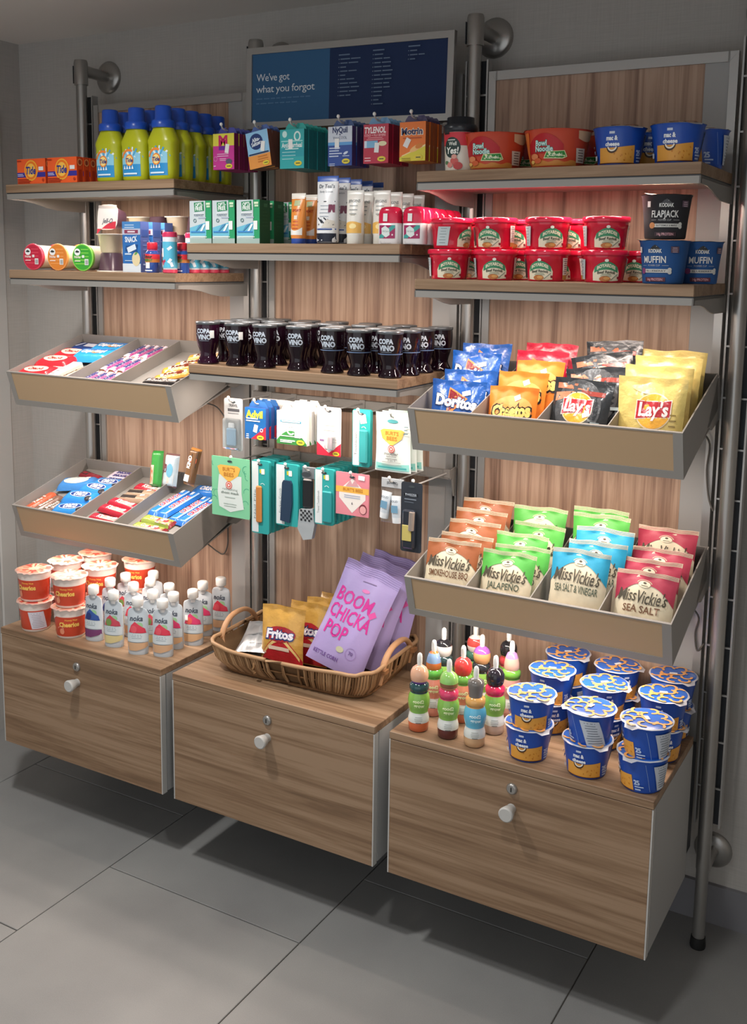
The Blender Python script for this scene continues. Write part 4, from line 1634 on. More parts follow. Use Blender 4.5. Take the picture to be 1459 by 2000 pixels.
def dec_lays(dark):
    def f(d, W, H):
        cx = -W * .02 if dark else W * .06
        cy = H * .63
        if dark:
            d.ell(cx, cy, W * .40, H * .36, '#4a4d50', 26, 3)
            d.band(lambda u: H * .86, lambda u: H * .93, -W * .42, W * .10, '#c9785a', 8, 2)
            d.band(lambda u: H * .76 + .3 * (u + .02), lambda u: H * .84 + .1 * u, -W * .44, -W * .12, '#d08a68', 5, 2)
            d.band(lambda u: H * .80, lambda u: H * .86, W * .0, W * .40, '#8f3a30', 6, 1)
        else:
            d.band(lambda u: H * .02, lambda u: H * .22 + .4 * u, -W * .1, W * .46, '#cdb255', 8, 3)
            d.ell(-W * .1, H * .86, W * .2, H * .04, '#e8d489', 12, 2, ang=-.2)
        d.lay().ell(cx, cy, W * .27, H * .205, '#f0dcb8', 28, 3)
        d.lay().ell(cx, cy, W * .255, H * .190, '#efb037', 28, 3)
        d.band(lambda u: cy - H * .075 + .10 * (u - cx) - 1.2 * (u - cx) ** 2, lambda u: cy + H * .115 + .05 * (u - cx) + 1.5 * (u - cx) ** 2, cx - W * .262, cx + W * .262, '#efe3d8', 12, 3)
        d.lay().band(lambda u: cy - H * .065 + .10 * (u - cx) - 1.2 * (u - cx) ** 2, lambda u: cy + H * .105 + .05 * (u - cx) + 1.5 * (u - cx) ** 2, cx - W * .250, cx + W * .250, '#b3202c', 12, 3)
        d.lay().txt("Lay's", cx, cy + H * .022, H * .145, '#f7f3f0', w=W * .44, bold=.03, shear=.10, ang=.05)
        d.txt('Barbecue' if dark else 'Classic', cx, H * .405, H * .07, '#d6d3cf' if dark else '#6d5a26', w=W * .42)
        if dark:
            d.quad(W * .16, H * .56, W * .13, H * .06, .4, STK)
            d.rect(W * .26, W * .40, H * .44, H * .48, '#9fb0b5', 2, 1)
        else:
            d.lines(W * .36, H * .60, W * .13, 3, H * .06, H * .012, '#8a7434', 3)
    return f


def dec_vick(top, flav):
    def f(d, W, H):
        arc = lambda u: H * .845 - H * .24 * abs(u / (W / 2)) ** 2.2
        d.band(arc, lambda u: H * .945, -W / 2, W / 2, top, 22, 6)
        d.lay().ell(0, H * .845, W * .10, H * .040, '#e3d9bd', 16, 2)
        d.arc(0, H * .845, W * .115, W * .130, .25, PI - .25, '#cdbfa0', 10, .55)
        d.lay().ell(W * .005, H * .862, W * .028, H * .012, '#4a4336', 10, 1)
        d.rect(-W * .05, W * .06, H * .825, H * .832, '#6b6250', 3, 1)
        d.lay().txt('Miss', -W * .265, H * .695, H * .145, '#4b463a', w=W * .34, bold=.012, shear=.28)
        d.txt('Vickie\'s', W * .165, H * .685, H * .155, '#4b463a', w=W * .48, bold=.012, shear=.28)
        d.arc(W * .22, H * .65, W * .125, W * .140, PI * 1.15, PI * 2.02, '#4b463a', 10, .45)
        d.txt(flav, 0, H * .535, H * .085, '#6b4a34' if top in ('#9a5a36', '#ad3a50') else '#4d5a4c', w=W * min(.78, .078 * len(flav)), bold=.015)
    return f


def leanbag(kind, x, y, zt, H, lab, grp, rz=0.0, lean=.22, rx0=0.0):
    """top edge centre at (x, y, zt); leans back"""
    ry = rx0
    b = Euler((-lean, ry, rz)).to_matrix() @ Vector((0, 0, H))
    kind.put((x - b.x, y - b.y, zt - b.z), lab, grp, rot=(-lean, ry, rz))


def K_bag(*a, **k):
    return Kind('chip_bag', 'chip bag', bag_build(*a, **k))


def K3(base, dec, W, H, T, seeds, mat='foil', backc=None, wr=1.0):
    return [K_bag(W, H, T, base, dec, s, mat, wr, backc=backc) for s in seeds]


BX, BXb = .135, .145
G = 'blue tortilla chip bags'
kd = K3('#1c56a6', dec_dor('#0b2f63'), .128, .158, .038, (1, 2), wr=1.3)
for r, (x, y, z, w) in enumerate(((1.359, 0.155, 1.327, 0), (1.363, 0.205, 1.347, 0), (1.357, 0.252, 1.384, 0), (1.362, 0.298, 1.401, 0))):
    leanbag(kd[r % 2], x, y, z, .158, 'blue tortilla chip bag, %s in its compartment' % ('front one with full lettering' if r == 0 else NEAR[r] + ' from the front'), G, rz=(.10, .06, -.08, -.04)[r], lean=.27)
kc = K3('#e8852c', dec_chee, .118, .158, .034, (3, 4), 'satin')
for r, (x, y, z) in enumerate(((1.492, 0.15, 1.323), (1.495, 0.19, 1.353), (1.521, 0.228, 1.375))):
    leanbag(kc[r % 2], x, y, z, .158, 'orange cheese puff bag, %s in its compartment' % ('front one with full lettering' if r == 0 else NEAR[r] + ' from the front'), 'orange cheese puff bags', rz=(-.05, .0, -.1)[r], lean=.2)
kr = K3('#c8213f', dec_dor('#7d0f22'), .126, .160, .032, (5,))
for r, (x, y, z) in enumerate(((1.507, 0.27, 1.394), (1.515, 0.306, 1.409))):
    leanbag(kr[0], x, y, z, .160, 'red tortilla chip bag behind the orange bags, %s' % ('nearer one' if r == 0 else 'rearmost one'), 'red tortilla chip bags', rz=-.04, lean=.18)
kb = K3('#2c3034', dec_lays(True), .132, .168, .034, (6, 7), wr=1.6)
for r, (x, y, z, rz, ty) in enumerate(((1.647, 0.155, 1.349, -0.05, 0.05), (1.655, 0.205, 1.371, 0.05, -0.1), (1.649, 0.252, 1.396, 0.22, -0.16), (1.664, 0.3, 1.423, -0.1, -0.08))):
    leanbag(kb[r % 2], x, y, z, .168, 'black barbecue chip bag, %s in its compartment' % ('front one with full logo' if r == 0 else NEAR[r] + ' from the front'), 'black barbecue chip bags', rz=rz, lean=.22, rx0=ty)
ky = K3('#dcc675', dec_lays(False), .142, .186, .040, (8, 9), wr=1.4)
for r, (x, y, z, rz) in enumerate(((1.792, 0.152, 1.364, 0.0), (1.79, 0.2, 1.382, 0.03), (1.797, 0.248, 1.399, -0.03), (1.794, 0.296, 1.408, 0.02))):
    leanbag(ky[r % 2], x, y, z, .186, 'yellow classic chip bag, %s in its compartment' % ('front one with full logo' if r == 0 else NEAR[r] + ' from the front'), 'yellow classic chip bags', rz=rz, lean=.16)

CRM = '#d9cfb4'
VK = {}
for key, top, fl, s in (('brn', '#9a5a36', 'SMOKEHOUSE BBQ', 11), ('grn', '#54ad4a', 'JALAPE\u00d1O', 13), ('blu', '#2a98bd', 'SEA SALT & VINEGAR', 15), ('red', '#ad3a50', 'SEA SALT', 17)):
    VK[key] = [K_bag(.130, .166 if key != 'blu' else .180, .036, CRM, dec_vick(top, fl), s + q, 'satin', .9, .075, backc=top) for q in (0, 1)]
for key, nm, hh, rows in (
        ('brn', 'brown-topped smokehouse', .166, ((1.356, 0.15, 0.96, 0.06), (1.37, 0.19, 0.967, 0.02), (1.37, 0.23, 0.99, 0.0), (1.37, 0.27, 1.009, 0.02), (1.369, 0.31, 1.026, 0.03))),
        ('grn', 'green-topped jalapeno', .166, ((1.495, 0.15, 0.954, -0.05), (1.51, 0.19, 0.959, 0.06), (1.491, 0.23, 0.977, -0.03), (1.52, 0.27, 0.994, -0.12), (1.504, 0.31, 1.025, 0.05))),
        ('blu', 'blue-topped vinegar', .180, ((1.66, 0.15, 0.982, 0.0), (1.681, 0.19, 0.996, 0.04), (1.685, 0.23, 1.016, 0.02))),
        ('red', 'red-topped sea salt', .166, ((1.801, 0.15, 0.957, -0.03), (1.796, 0.195, 0.972, 0.02), (1.806, 0.243, 0.985, -0.03), (1.803, 0.298, 1.019, 0.04)))):
    for r, (x, y, z, rz) in enumerate(rows):
        leanbag(VK[key][r % 2], x, y, z, hh, '%s kettle chip bag, %s in its compartment' % (nm, 'front one with full lettering' if r == 0 else NEAR[r] + ' from the front'), nm + ' kettle chip bags', rz=rz, lean=.27)
for r, (x, y, z, rz) in enumerate(((1.662, 0.272, 1.036, 0.02), (1.65, 0.308, 1.04, -0.05))):
    leanbag(VK['grn'][r], x, y, z, .166, 'green-topped jalapeno kettle chip bag behind the blue-topped bags, %s' % ('nearer one' if r == 0 else 'rearmost one'), 'green-topped bags behind the blue ones', rz=rz, lean=.2)


# ================================================================== CANDY AND BARS IN THE LEFT BINS
def pack_build(L, Wd, T, base, dec, ends=None, mat='foil'):
    """flow wrap lying flat: length along x, width along y, printed side up"""
    def mp(u, v, h):
        U_, V_ = max(-1, min(1, 2 * u / L)), max(-1, min(1, 2 * v / Wd))
        e = min(1, (1 - abs(U_)) / .16)
        t = T * (.12 + .88 * (max(0, e) ** .6)) * (1 - abs(V_) ** 4) ** .5
        t += .0008 * noise.noise(Vector((u * 90, v * 90, L * 77))) * e
        return (u, v * (1 - .06 * e), t + h)

    def f(root):
        m = MB()
        en = ends or base
        m.grid(lambda a, b: mp((a - .5) * L, (b - .5) * Wd, 0), 18, 8, lambda a, b: en if (a < .07 or a > .93) else base)
        m.grid(lambda a, b: ((.5 - a) * L, (b - .5) * Wd * .97, 0), 2, 2, base)
        m.build('wrapper', mat, root)
        d = Decal(mp, .0006, .0002)
        dec(d, L, Wd)
        d.build('print', mat, root)
    return f


def dec_text(st, col, w=.6, h=.45, plate=None, pcol=None, bold=.03, shear=.1, extra=None):
    def f(d, L, Wd):
        if extra:
            extra(d, L, Wd)
        if plate == 'ell':
            d.ell(0, 0, L * .36, Wd * .30, pcol, 18, 2)
            d.lay()
        if plate == 'rect':
            d.rect(-L * .36, L * .36, -Wd * .30, Wd * .30, pcol, 6, 3)
            d.lay()
        if st:
            d.txt(st, 0, 0, Wd * h, col, w=L * w, bold=bold, shear=shear)
    return f


def stk(x=.28, y=.12, s=1):
    return lambda d, L, Wd: d.quad(L * x, Wd * y, .014 * s, .010 * s, .2, STK)


def two(*fs):
    def f(d, L, Wd):
        for q in fs:
            q(d, L, Wd)
            d.lay()
    return f


def pk(nm, cat, *a, **k):
    return Kind(nm, cat, pack_build(*a, **k))


def lay(kind, tray, u, v, w, ang, label, group=None, tip=(0, 0)):
    """lie on the bin floor: ang turns in the bin plane, tip lifts an end"""
    mt = Euler((TA, 0, 0)).to_matrix() @ Euler((tip[0], tip[1], ang), 'XYZ').to_matrix()
    return kind.put(tl(tray, u, v, w), label, group, rot=tuple(mt.to_euler()))


FB = .0665
R_ = lambda d: math.radians(d)
kred = pk('cookie_pack', 'snack pack', .118, .074, .016, '#cc2a36', two(dec_text(None, '#fff', plate='ell', pcol='#efd9c9'), dec_text("Cheez-It", '#b0302c', .46, .22)))
lay(kred, 'L3', .060, .055, FB + .010, R_(4), 'red cracker pack with a white oval at the front left corner of the upper bin', 'red cracker packs')
lay(kred, 'L3', .064, .128, FB + .014, R_(2), 'red cracker pack in the middle of the left compartment, second from the front', 'red cracker packs')
lay(kred, 'L3', .066, .193, FB + .010, R_(-3), 'red cracker pack in the left compartment, just in front of the navy pack', 'red cracker packs')
lay(pk('cookie_pack', 'snack pack', .110, .070, .016, '#24407f', two(dec_text('', '#fff'), lambda d, L, W: d.rect(-L * .05, L * .34, -W * .18, W * .16, '#c9cfdd', 4, 2), lambda d, L, W: d.poly([(-L * .36, -W * .2), (-L * .2, W * .2), (-L * .14, W * .2), (-L * .3, -W * .2)], '#dfe5ef'))),
    'L3', .062, .258, FB + .004, R_(-2), 'navy snack pack at the back left of the upper bin')
kwh = Kind('snack_box', 'snack box', lambda root: (MB().rbox(-.036, .036, -.056, .056, 0, .018, .002, '#d9d8d2').build('carton', 'card', root), Decal(topz(.018)).lines(0, .040, .056, 5, .018, .0022, '#8f9096', 4).build('print', 'print', root)))
lay(kwh, 'L3', .117, .085, FB, R_(-4), 'white snack box with small print lying beside the red packs')
kcr = pk('candy_bar', 'candy bar', .100, .021, .012, '#d8c7a8', two(lambda d, L, W: d.rect(-L * .42, L * .42, -W * .42, -W * .10, '#6e4e36', 6, 1), dec_text('Almond', '#5a3a28', .5, .35)), ends='#7b5a40')
for i in range(3):
    lay(kcr, 'L3', .167 + .0225 * i, .075, FB, R_(82), 'cream and brown candy bar beside the white box, upper bin, %s from the left' % ORD[i], 'cream and brown candy bars')
kbl = pk('cookie_bag', 'snack pack', .130, .078, .020, '#2f93cf', two(lambda d, L, W: d.ell(.012, -.004, .018, .012, '#c08a52', 14, 2), dec_text('Chips Ahoy!', '#eef4fa', .66, .24, bold=.05, extra=lambda d, L, W: d.rect(-L * .4, L * .4, W * .1, W * .4, '#3d7fc6', 4, 2))))
lay(kbl, 'L3', .158, .190, FB + .012, R_(6), 'light blue cookie bag in the middle of the upper bin, nearer one', 'light blue cookie bags')
lay(kbl, 'L3', .160, .255, FB + .006, R_(2), 'light blue cookie bag near the back of the upper bin', 'light blue cookie bags')
ksn = pk('candy_bar', 'candy bar', .106, .032, .013, '#ddd3df', two(lambda d, L, W: d.rect(L * .22, L * .46, -W * .42, W * .42, '#8c5534', 3, 2), lambda d, L, W: d.rect(-L * .46, L * .2, -W * .44, -W * .28, '#a0457c', 6, 1), dec_text('SNICKERS', '#3b3f80', .58, .42, bold=.05)), ends='#6a4432')
n = 0
for row, (v, cnt) in enumerate(((.060, 4), (.165, 4), (.262, 3))):
    for i in range(cnt):
        lay(ksn, 'L3', .254 + .033 * i, v, FB + (.0008 * row), R_(84), 'white and purple chocolate bar, upper bin, %s row, %s from the left' % (NEAR[row], ORD[i]), 'white and purple chocolate bars')
kor = pk('candy_bar', 'candy bar', .112, .034, .012, '#e39a3c', two(lambda d, L, W: d.rect(-L * .32, L * .32, -W * .34, W * .34, '#efe4d2', 6, 2), dec_text('Reese\'s', '#6b3420', .5, .46, bold=.04), lambda d, L, W: d.rect(L * .05, L * .2, -W * .36, W * .36, '#7a2b22', 2, 2)), ends='#d9822a')
for i, (u, v, a) in enumerate(((.500, .128, 40), (.494, .170, 38), (.500, .214, 30), (.512, .258, 24))):
    lay(kor, 'L3', u, v, FB + .002 + .004 * (i % 2), R_(a), 'orange candy bar in the right compartment of the upper bin, %s from the front' % ORD[i], 'orange candy bars')
kbk = pk('candy_bar', 'candy bar', .120, .034, .012, '#2a2524', two(lambda d, L, W: d.rect(-L * .36, L * .40, -W * .25, W * .4, '#e8e1d6', 6, 2), dec_text('ALMOND JOY', '#4a3030', .6, .36, bold=.04)), ends='#2a2524')
for i, (u, v) in enumerate(((.492, .040), (.498, .080))):
    lay(kbk, 'L3', u, v, FB + .002, R_(5), 'black and white candy bar, front right of the upper bin, %s' % ('nearest the rim' if i == 0 else 'second from the rim'), 'black and white candy bars')

# lower left bin
for i, (u, v, c, c2, st, a) in enumerate(((.020, .082, '#c05a3a', '#e0a08a', 'Take 5', 84), (.056, .072, '#7b5a4c', '#d9c8bd', 'Mounds', 82), (.088, .066, '#5c4436', '#8fc9b4', 'Mint', 78))):
    k = pk('candy_bar', 'candy bar', .112, .030, .012, c, two(lambda d, L, W, c2=c2: d.rect(-L * .40, L * .30, -W * .05, W * .42, c2, 6, 1), dec_text(st, '#f2e6dc', .4, .4)), ends='#4a3026')
    lay(k, 'L4', u, v, FB, R_(a), ('reddish orange', 'brown and cream', 'dark and mint green')[i] + ' candy bar standing lengthwise at the front left of the lower bin')
lay(pk('candy_bar', 'candy bar', .100, .030, .012, '#8a2230', dec_text('', '#fff', extra=lambda d, L, W: d.rect(-L * .4, -L * .1, -W * .3, W * .3, '#3a2a2c', 2, 1))), 'L4', .068, .250, FB + .004, R_(-12), 'dark red candy bar at the back left of the lower bin')
kwb = pk('cookie_pack', 'snack pack', .112, .068, .018, '#3f7fbf', two(dec_text('', '#fff', plate='ell', pcol='#ddd9c8'), stk(.3, .2)))
lay(kwb, 'L4', .072, .188, FB + .010, R_(18), 'blue snack pack with a cream centre in the left part of the lower bin')
kor2 = pk('cookie_pack', 'snack pack', .112, .066, .018, '#2f86cf', two(lambda d, L, W: d.ell(.0, .0, L * .33, W * .24, '#e9eef5', 18, 2), lambda d, L, W: d.ell(.0, .0, L * .31, W * .21, '#1f3f86', 18, 2), dec_text('OREO', '#f3f5fa', .40, .26, bold=.07), lambda d, L, W: d.ell(L * .34, -W * .28, .011, .010, '#2a2a33', 12, 1)))
for i, (u, v, w, a) in enumerate(((.168, .062, .004, 14), (.155, .120, .010, 6), (.168, .172, .010, -4), (.172, .216, .004, 3))):
    lay(kor2, 'L4', u, v, FB + w, R_(a), 'blue cookie pack in the left half of the lower bin, %s from the front' % ORD[i], 'blue cookie packs')
kwp = pk('candy_bar', 'candy bar', .100, .030, .013, '#dccfdd', two(lambda d, L, W: d.rect(L * .18, L * .46, -W * .42, W * .42, '#c5733c', 3, 2), dec_text('SNICKERS', '#3b3f80', .54, .42, bold=.05)), ends='#8a4a3a')
for i, v in enumerate((.246, .268, .286)):
    lay(kwp, 'L4', .172, v, FB + .001, R_(3), 'white and purple chocolate bar along the back of the lower bin, %s from the front' % ORD[i], 'bars at the back of the lower bin')
krd = pk('candy_bar', 'candy bar', .118, .036, .013, '#b02338', two(lambda d, L, W: d.rect(-L * .1, L * .38, -W * .28, W * .20, '#c9a49a', 5, 2), dec_text('Kit Kat', '#f4ece8', .44, .42, bold=.04), stk(.32, .1)), ends='#7a1526')
for i, (u, v, w, a) in enumerate(((.306, .052, .0, -4), (.306, .092, .006, -8), (.304, .132, .004, -10), (.318, .232, .002, -6))):
    lay(krd, 'L4', u, v, FB + w, R_(a), 'red chocolate bar in the middle compartment of the lower bin, %s from the front' % ORD[i], 'red chocolate bars')
ktn = pk('candy_bar', 'candy bar', .098, .036, .014, '#a08a74', two(lambda d, L, W: d.rect(-L * .4, L * .1, -W * .3, W * .1, '#3a3432', 4, 2), dec_text('', '#fff'), stk(.26, .18)), ends='#4a3a34')
for i, v in enumerate((.172, .202)):
    lay(ktn, 'L4', .309, v, FB + .002, R_(8), 'tan and black nut bar in the middle compartment of the lower bin, %s' % ('nearer one' if i == 0 else 'farther one'), 'tan and black nut bars')
kcrn = pk('candy_bar', 'candy bar', .150, .036, .013, '#2f7fd2', two(lambda d, L, W: d.rect(-L * .42, L * .42, -W * .40, -W * .28, '#9fc7ec', 8, 1), dec_text('CRUNCH', '#f2f2f6', .50, .52, bold=.11), dec_text('CRUNCH', '#b22a48', .48, .48, bold=.04), stk(.34, .1)), ends='#2a6cc0')
for i, (u, v, w) in enumerate(((.432, .185, .0), (.474, .178, .003), (.520, .168, .0), (.556, .158, .003))):
    lay(kcrn, 'L4', u, v, FB + w, R_(80), 'long blue chocolate bar, right compartment of the lower bin, %s from the left' % ORD[i], 'long blue chocolate bars')
lay(pk('cookie_pack', 'snack pack', .100, .05, .014, '#2f7fd2', dec_text('OREO', '#eef2f8', .5, .4, bold=.05)), 'L4', .505, .268, FB + .002, R_(4), 'blue cookie pack at the back of the right compartment of the lower bin')
kgr = pk('candy_bar', 'candy bar', .116, .036, .012, '#9aa84e', two(lambda d, L, W: d.rect(L * .0, L * .44, -W * .4, W * .1, '#a83a3c', 4, 2), dec_text('Granola', '#f0ead0', .44, .36), stk(.22, .12)), ends='#8a2f34')
for i, v in enumerate((.046, .086)):
    lay(kgr, 'L4', .470, v, FB + .001, R_(-4), 'green and red granola bar, front right of the lower bin, %s' % ('nearest the rim' if i == 0 else 'behind the first'), 'green and red granola bars')


def upright_bar(L, Wd, T, base, dec, ends=None):
    bf = pack_build(L, Wd, T, base, dec, ends)
    return Kind('snack_bar', 'snack bar', bf)


def stand(kind, x, y, z, L, label, ry=0.0, lean=.2):
    mt = Euler((PI / 2 - lean, 0, 0)).to_matrix() @ Euler((0, 0, PI / 2 + ry)).to_matrix()
    c = mt @ Vector((L / 2, 0, 0))
    kind.put((x + c.x, y + c.y, z + c.z), label, None, rot=tuple(mt.to_euler()))


kgn = upright_bar(.105, .040, .014, '#3f9a48', two(lambda d, L, W: d.rect(-L * .42, L * .1, W * .05, W * .40, '#e8dcc0', 5, 2), lambda d, L, W: d.rect(-L * .40, L * .05, W * .12, W * .34, '#cf5a32', 4, 1)), ends='#2f8a3c')
stand(kgn, .337, .290, .936, .105, 'green snack bar standing upright in the middle compartment of the lower bin', .06)
kwt = upright_bar(.098, .050, .014, '#b9cdd6', two(lambda d, L, W: d.rect(-L * .46, -L * .10, -W * .4, W * .4, '#cfcac0', 4, 2), lambda d, L, W: d.ell(.0, -.004, .020, .012, '#6fb2cf', 14, 2), lambda d, L, W: d.txt('Clif', .006, .014, .010, '#7a3a4a', w=.026, bold=.04)), ends='#7a5a58')
stand(kwt, .386, .292, .940, .098, 'pale blue snack bar standing upright beside the green one', .0)
kkd = upright_bar(.108, .038, .016, '#7a5a3c', two(lambda d, L, W: d.rect(L * .0, L * .44, -W * .44, W * .44, '#4a3a30', 4, 2), lambda d, L, W: d.rect(L * .12, L * .24, -W * .44, W * .44, '#c55a35', 2, 2), lambda d, L, W: d.txt('KIND', L * .12, W * .12, W * .32, '#eef0ee', w=L * .34, bold=.05), lambda d, L, W: d.rect(-L * .40, -L * .22, -W * .2, W * .3, STK, 2, 1)), ends='#c78a4a')
stand(kkd, .457, .292, .955, .108, 'brown nut bar standing upright at the divider of the lower bin', -.14)

# ================================================================== SECOND LEFT SHELF (L2)
ZL2 = 1.5532


def chipcup_build(col, dk, band):
    def f(root):
        # cup lying on its side, lid facing the aisle (-y); axis along y
        A = Matrix.Translation((0, 0, .0362)) @ Matrix.Rotation(-PI / 2, 4, 'X')
        MB().lathe([(.0355, .0), (.0362, .001), (.0362, .004), (.0335, .005), (.0328, .012), (.0310, .060), (.0305, .068), (.028, .070)], 32, [col, col, col, band, '#d9d2c0', '#d9d2c0', '#d9d2c0'], A).build('cup', 'plastic', root)
        d = Decal(lambda u, v, h: (u, -.0002 - h, .0362 + v))
        d.ell(0, 0, .0325, .0325, dk, 32, 2)
        d.lay()
        for k in range(5):
            d.rect(-.004 if k < 2 else -.024, .022, .020 - k * .0095, .0225 - k * .0095, col, 3, 1)
        d.lay().ell(-.016, .014, .0105, .0095, '#eef0ee', 18)
        d.poly([(-.024, .014), (-.018, .019), (-.009, .016), (-.010, .013), (-.017, .012)], '#2a3534')
        d.txt('Pringles', -.016, .001, .0062, '#f3e6dc', w=.022, bold=.03)
        d.rect(-.026, -.006, -.0105, -.0085, '#f0e4dc', 3, 1)
        d.rect(.0, .008, -.001, .006, STK, 1, 1)
        d.rect(.009, .022, -.020, -.004, '#e6e6e2', 1, 1)
        for k in range(6):
            d.rect(.0115 + k * .0016, .0122 + k * .0016, -.018, -.007, '#3c3c3c', 1, 1)
        d.build('lid_print', 'print', root)
    return f


for x, key, c, dk, bd in ((.082, 'red', '#e04a5e', '#c22540', '#dd3c55'), (.177, 'orange', '#efa057', '#df8433', '#efe4b0'), (.270, 'green', '#86d552', '#3fa336', '#9adf5c')):
    Kind('chip_cup', 'cup', chipcup_build(c, dk, bd)).put((x, .093, ZL2), '%s chip cup lying on its side with the lid facing out' % key, 'chip cups on their sides', rz=.06)
    Kind('chip_cup', 'cup', chipcup_build(c, dk, bd)).put((x + .002, .172, ZL2), '%s chip cup hidden end-on behind the front %s one' % (key, key), 'chip cups on their sides', rz=.06)


def pudcup_build(body, lid=None, flip=False):
    def f(root):
        s = [(0, .023, .023, 3), (.002, .0245, .0245, 3), (.046, .030, .030, 3.2), (.047, .0335, .0335, 3.6), (.0495, .0335, .0335, 3.6)]
        mt = Matrix.Translation((0, 0, .0495)) @ Matrix.Rotation(PI, 4, 'X') if flip else None
        MB().loft(s, 28, [body, body, body, '#e6dfd2'], mt).build('cup', 'plastic', root)
        if lid:
            d = Decal(topz(.0495))
            d.rect(-.031, .031, -.031, .031, '#efe8e2', 4, 4)
            d.lay().band(lambda u: -.031, lambda u: -.012 - 6 * (u - .03) ** 2 * 1.5, -.031, .031, '#cf3a4a', 8, 3)
            d.txt('Jell-O', .002, -.010, .012, '#4a4a5a', w=.036, bold=.02, shear=.3)
            d.build('lid_print', 'print', root)
    return f


kdk = Kind('pudding_cup', 'cup', pudcup_build('#4a3540', flip=True))
kcm = Kind('pudding_cup', 'cup', pudcup_build('#e0cfae'))
kpu = Kind('pudding_cup', 'cup', pudcup_build('#5a3f4c', lid=True))
kcr_ = Kind('pudding_cup', 'cup', pudcup_build('#dccfb2'))
kdk.put((.329, .140, ZL2), 'dark chocolate pudding cup, bottom of the front stack')
kcm.put((.329, .140, ZL2 + .0498), 'cream vanilla pudding cup, middle of the front stack')
kpu.put((.331, .172, ZL2 + .137), 'pudding cup tipped on its side with its red and white lid facing out', rot=(PI / 2 - .12, 0, .05))
for i, (x, y) in enumerate(((.318, .270), (.386, .270), (.454, .270), (.522, .270))):
    kd_ = kdk if i % 2 else kcr_
    kd_.put((x, y, ZL2), '%s pudding cup, lowest in the back row, %s from the left' % (('cream', 'dark')[i % 2], ORD[i]), 'pudding cups in the back row')
    (kcr_ if i % 2 else kdk).put((x, y, ZL2 + .0498), '%s pudding cup, middle tier of the back row, %s from the left' % (('dark', 'cream')[i % 2], ORD[i]), 'pudding cups in the back row')
    kd_.put((x, y, ZL2 + .0996), '%s pudding cup, top tier of the back row, %s from the left' % (('cream', 'dark')[i % 2], ORD[i]), 'pudding cups in the back row')


def snackbox(root):
    w, d, h = .062, .032, .130
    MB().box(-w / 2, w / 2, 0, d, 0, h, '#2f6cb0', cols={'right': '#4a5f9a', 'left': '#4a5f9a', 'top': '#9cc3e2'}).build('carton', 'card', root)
    m = Decal(plane(0))
    m.rect(-w / 2, w / 2, h * .84, h, '#4a86c2', 1, 1)
    m.rect(-w / 2, w / 2, h * .74, h * .86, '#b9bfd2', 1, 1)
    m.rect(-w * .38, w * .38, h * .765, h * .835, '#8a3a55', 2, 1)
    m.lines(0, h * .80, w * .6, 1, .01, .004, '#d9cdd6', 3)
    m.lines(-w * .1, h * .93, w * .6, 2, .006, .002, '#c3d8ea', 5)
    m.band(lambda u: 0, lambda u: h * .17 + .0 * u, -w / 2, w / 2, '#cfd8de', 4, 1)
    m.lay().txt('SNACK', 0, h * .645, .0135, '#e4ecf4', w=w * .68, bold=.03, ang=.06, arc=-.002)
    m.poly([(-w * .34, h * .42), (-w * .30, h * .52), (w * .36, h * .55), (w * .30, h * .46), (w * .34, h * .40)], '#214d86')
    m.quad(w * .02, h * .47, .030, .014, .35, '#d9e3ec')
    m.rect(-w * .36, w * .0, h * .345, h * .375, '#c3d6e8', 2, 1)
    m.ell(w * .26, h * .26, .014, .018, '#d8c9a0', 16)
    m.ell(w * .26, h * .37, .006, .003, '#5f9a55', 10, 1, ang=.5)
    m.rect(-w * .36, w * .05, h * .22, h * .235, '#b9cfe4', 2, 1)
    lb = m.build('label', 'print', root)
    d2 = Decal(side(w / 2))
    d2.rect(.004, d - .004, h * .70, h * .84, '#33508f', 1, 1)
    d2.lines(d / 2, h * .62, d * .6, 4, .011, .004, '#6076ab', 3)
    d2.arc(d / 2, h * .32, .006, .008, 0, 6.28, '#8a6a8f', 12)
    d2.rect(.008, d - .008, h * .14, h * .17, '#a9bfdc', 1, 1)
    d2.build('side_print', 'print', lb)


K = Kind('snack_box', 'box', snackbox)
for r in range(3):
    K.put((.431 + .001 * r, .108 + .046 * r, ZL2), 'tall blue snack box, %s from the shelf edge' % NEAR[r], 'tall blue snack boxes')


def shot(root):
    prof = [(.0165, 0), (.018, .002), (.018, .046), (.0172, .052), (.0125, .057), (.0115, .059)]
    MB().lathe(prof, 22, '#2f4f9a').build('body', 'gloss', root)
    MB().lathe([(.0125, .059), (.0132, .060), (.0132, .074), (.0118, .0765), (.0001, .077)], 22, '#d8243a').build('cap', 'plastic', root)
    d = Decal(cyl(interp([(z, r) for r, z in prof])))
    d.band(lambda u: .034, lambda u: .0575, -.056, .056, '#d8323c', 22, 2)
    d.band(lambda u: .026, lambda u: .034, -.056, .056, '#c97a3a', 22, 1)
    d.lay().txt('5-hour', 0, .041, .007, '#2a3a2c', w=.025, bold=.04)
    d.txt('ENERGY', 0, .032, .007, '#3f7a3a', w=.027, bold=.04)
    d.rect(-.006, .006, .011, .026, STK, 2, 1)
    d.rect(-.012, .012, .004, .007, '#d9e2ea', 2, 1)
    d.build('label', 'print', root)


K = Kind('energy_shot', 'bottle', shot)
for i, (x, y) in enumerate(((.505, .104), (.524, .146), (.576, .137))):
    K.put((x, y, ZL2), 'small red-capped energy shot bottle, %s from the left' % ORD[i], 'red-capped energy shots')


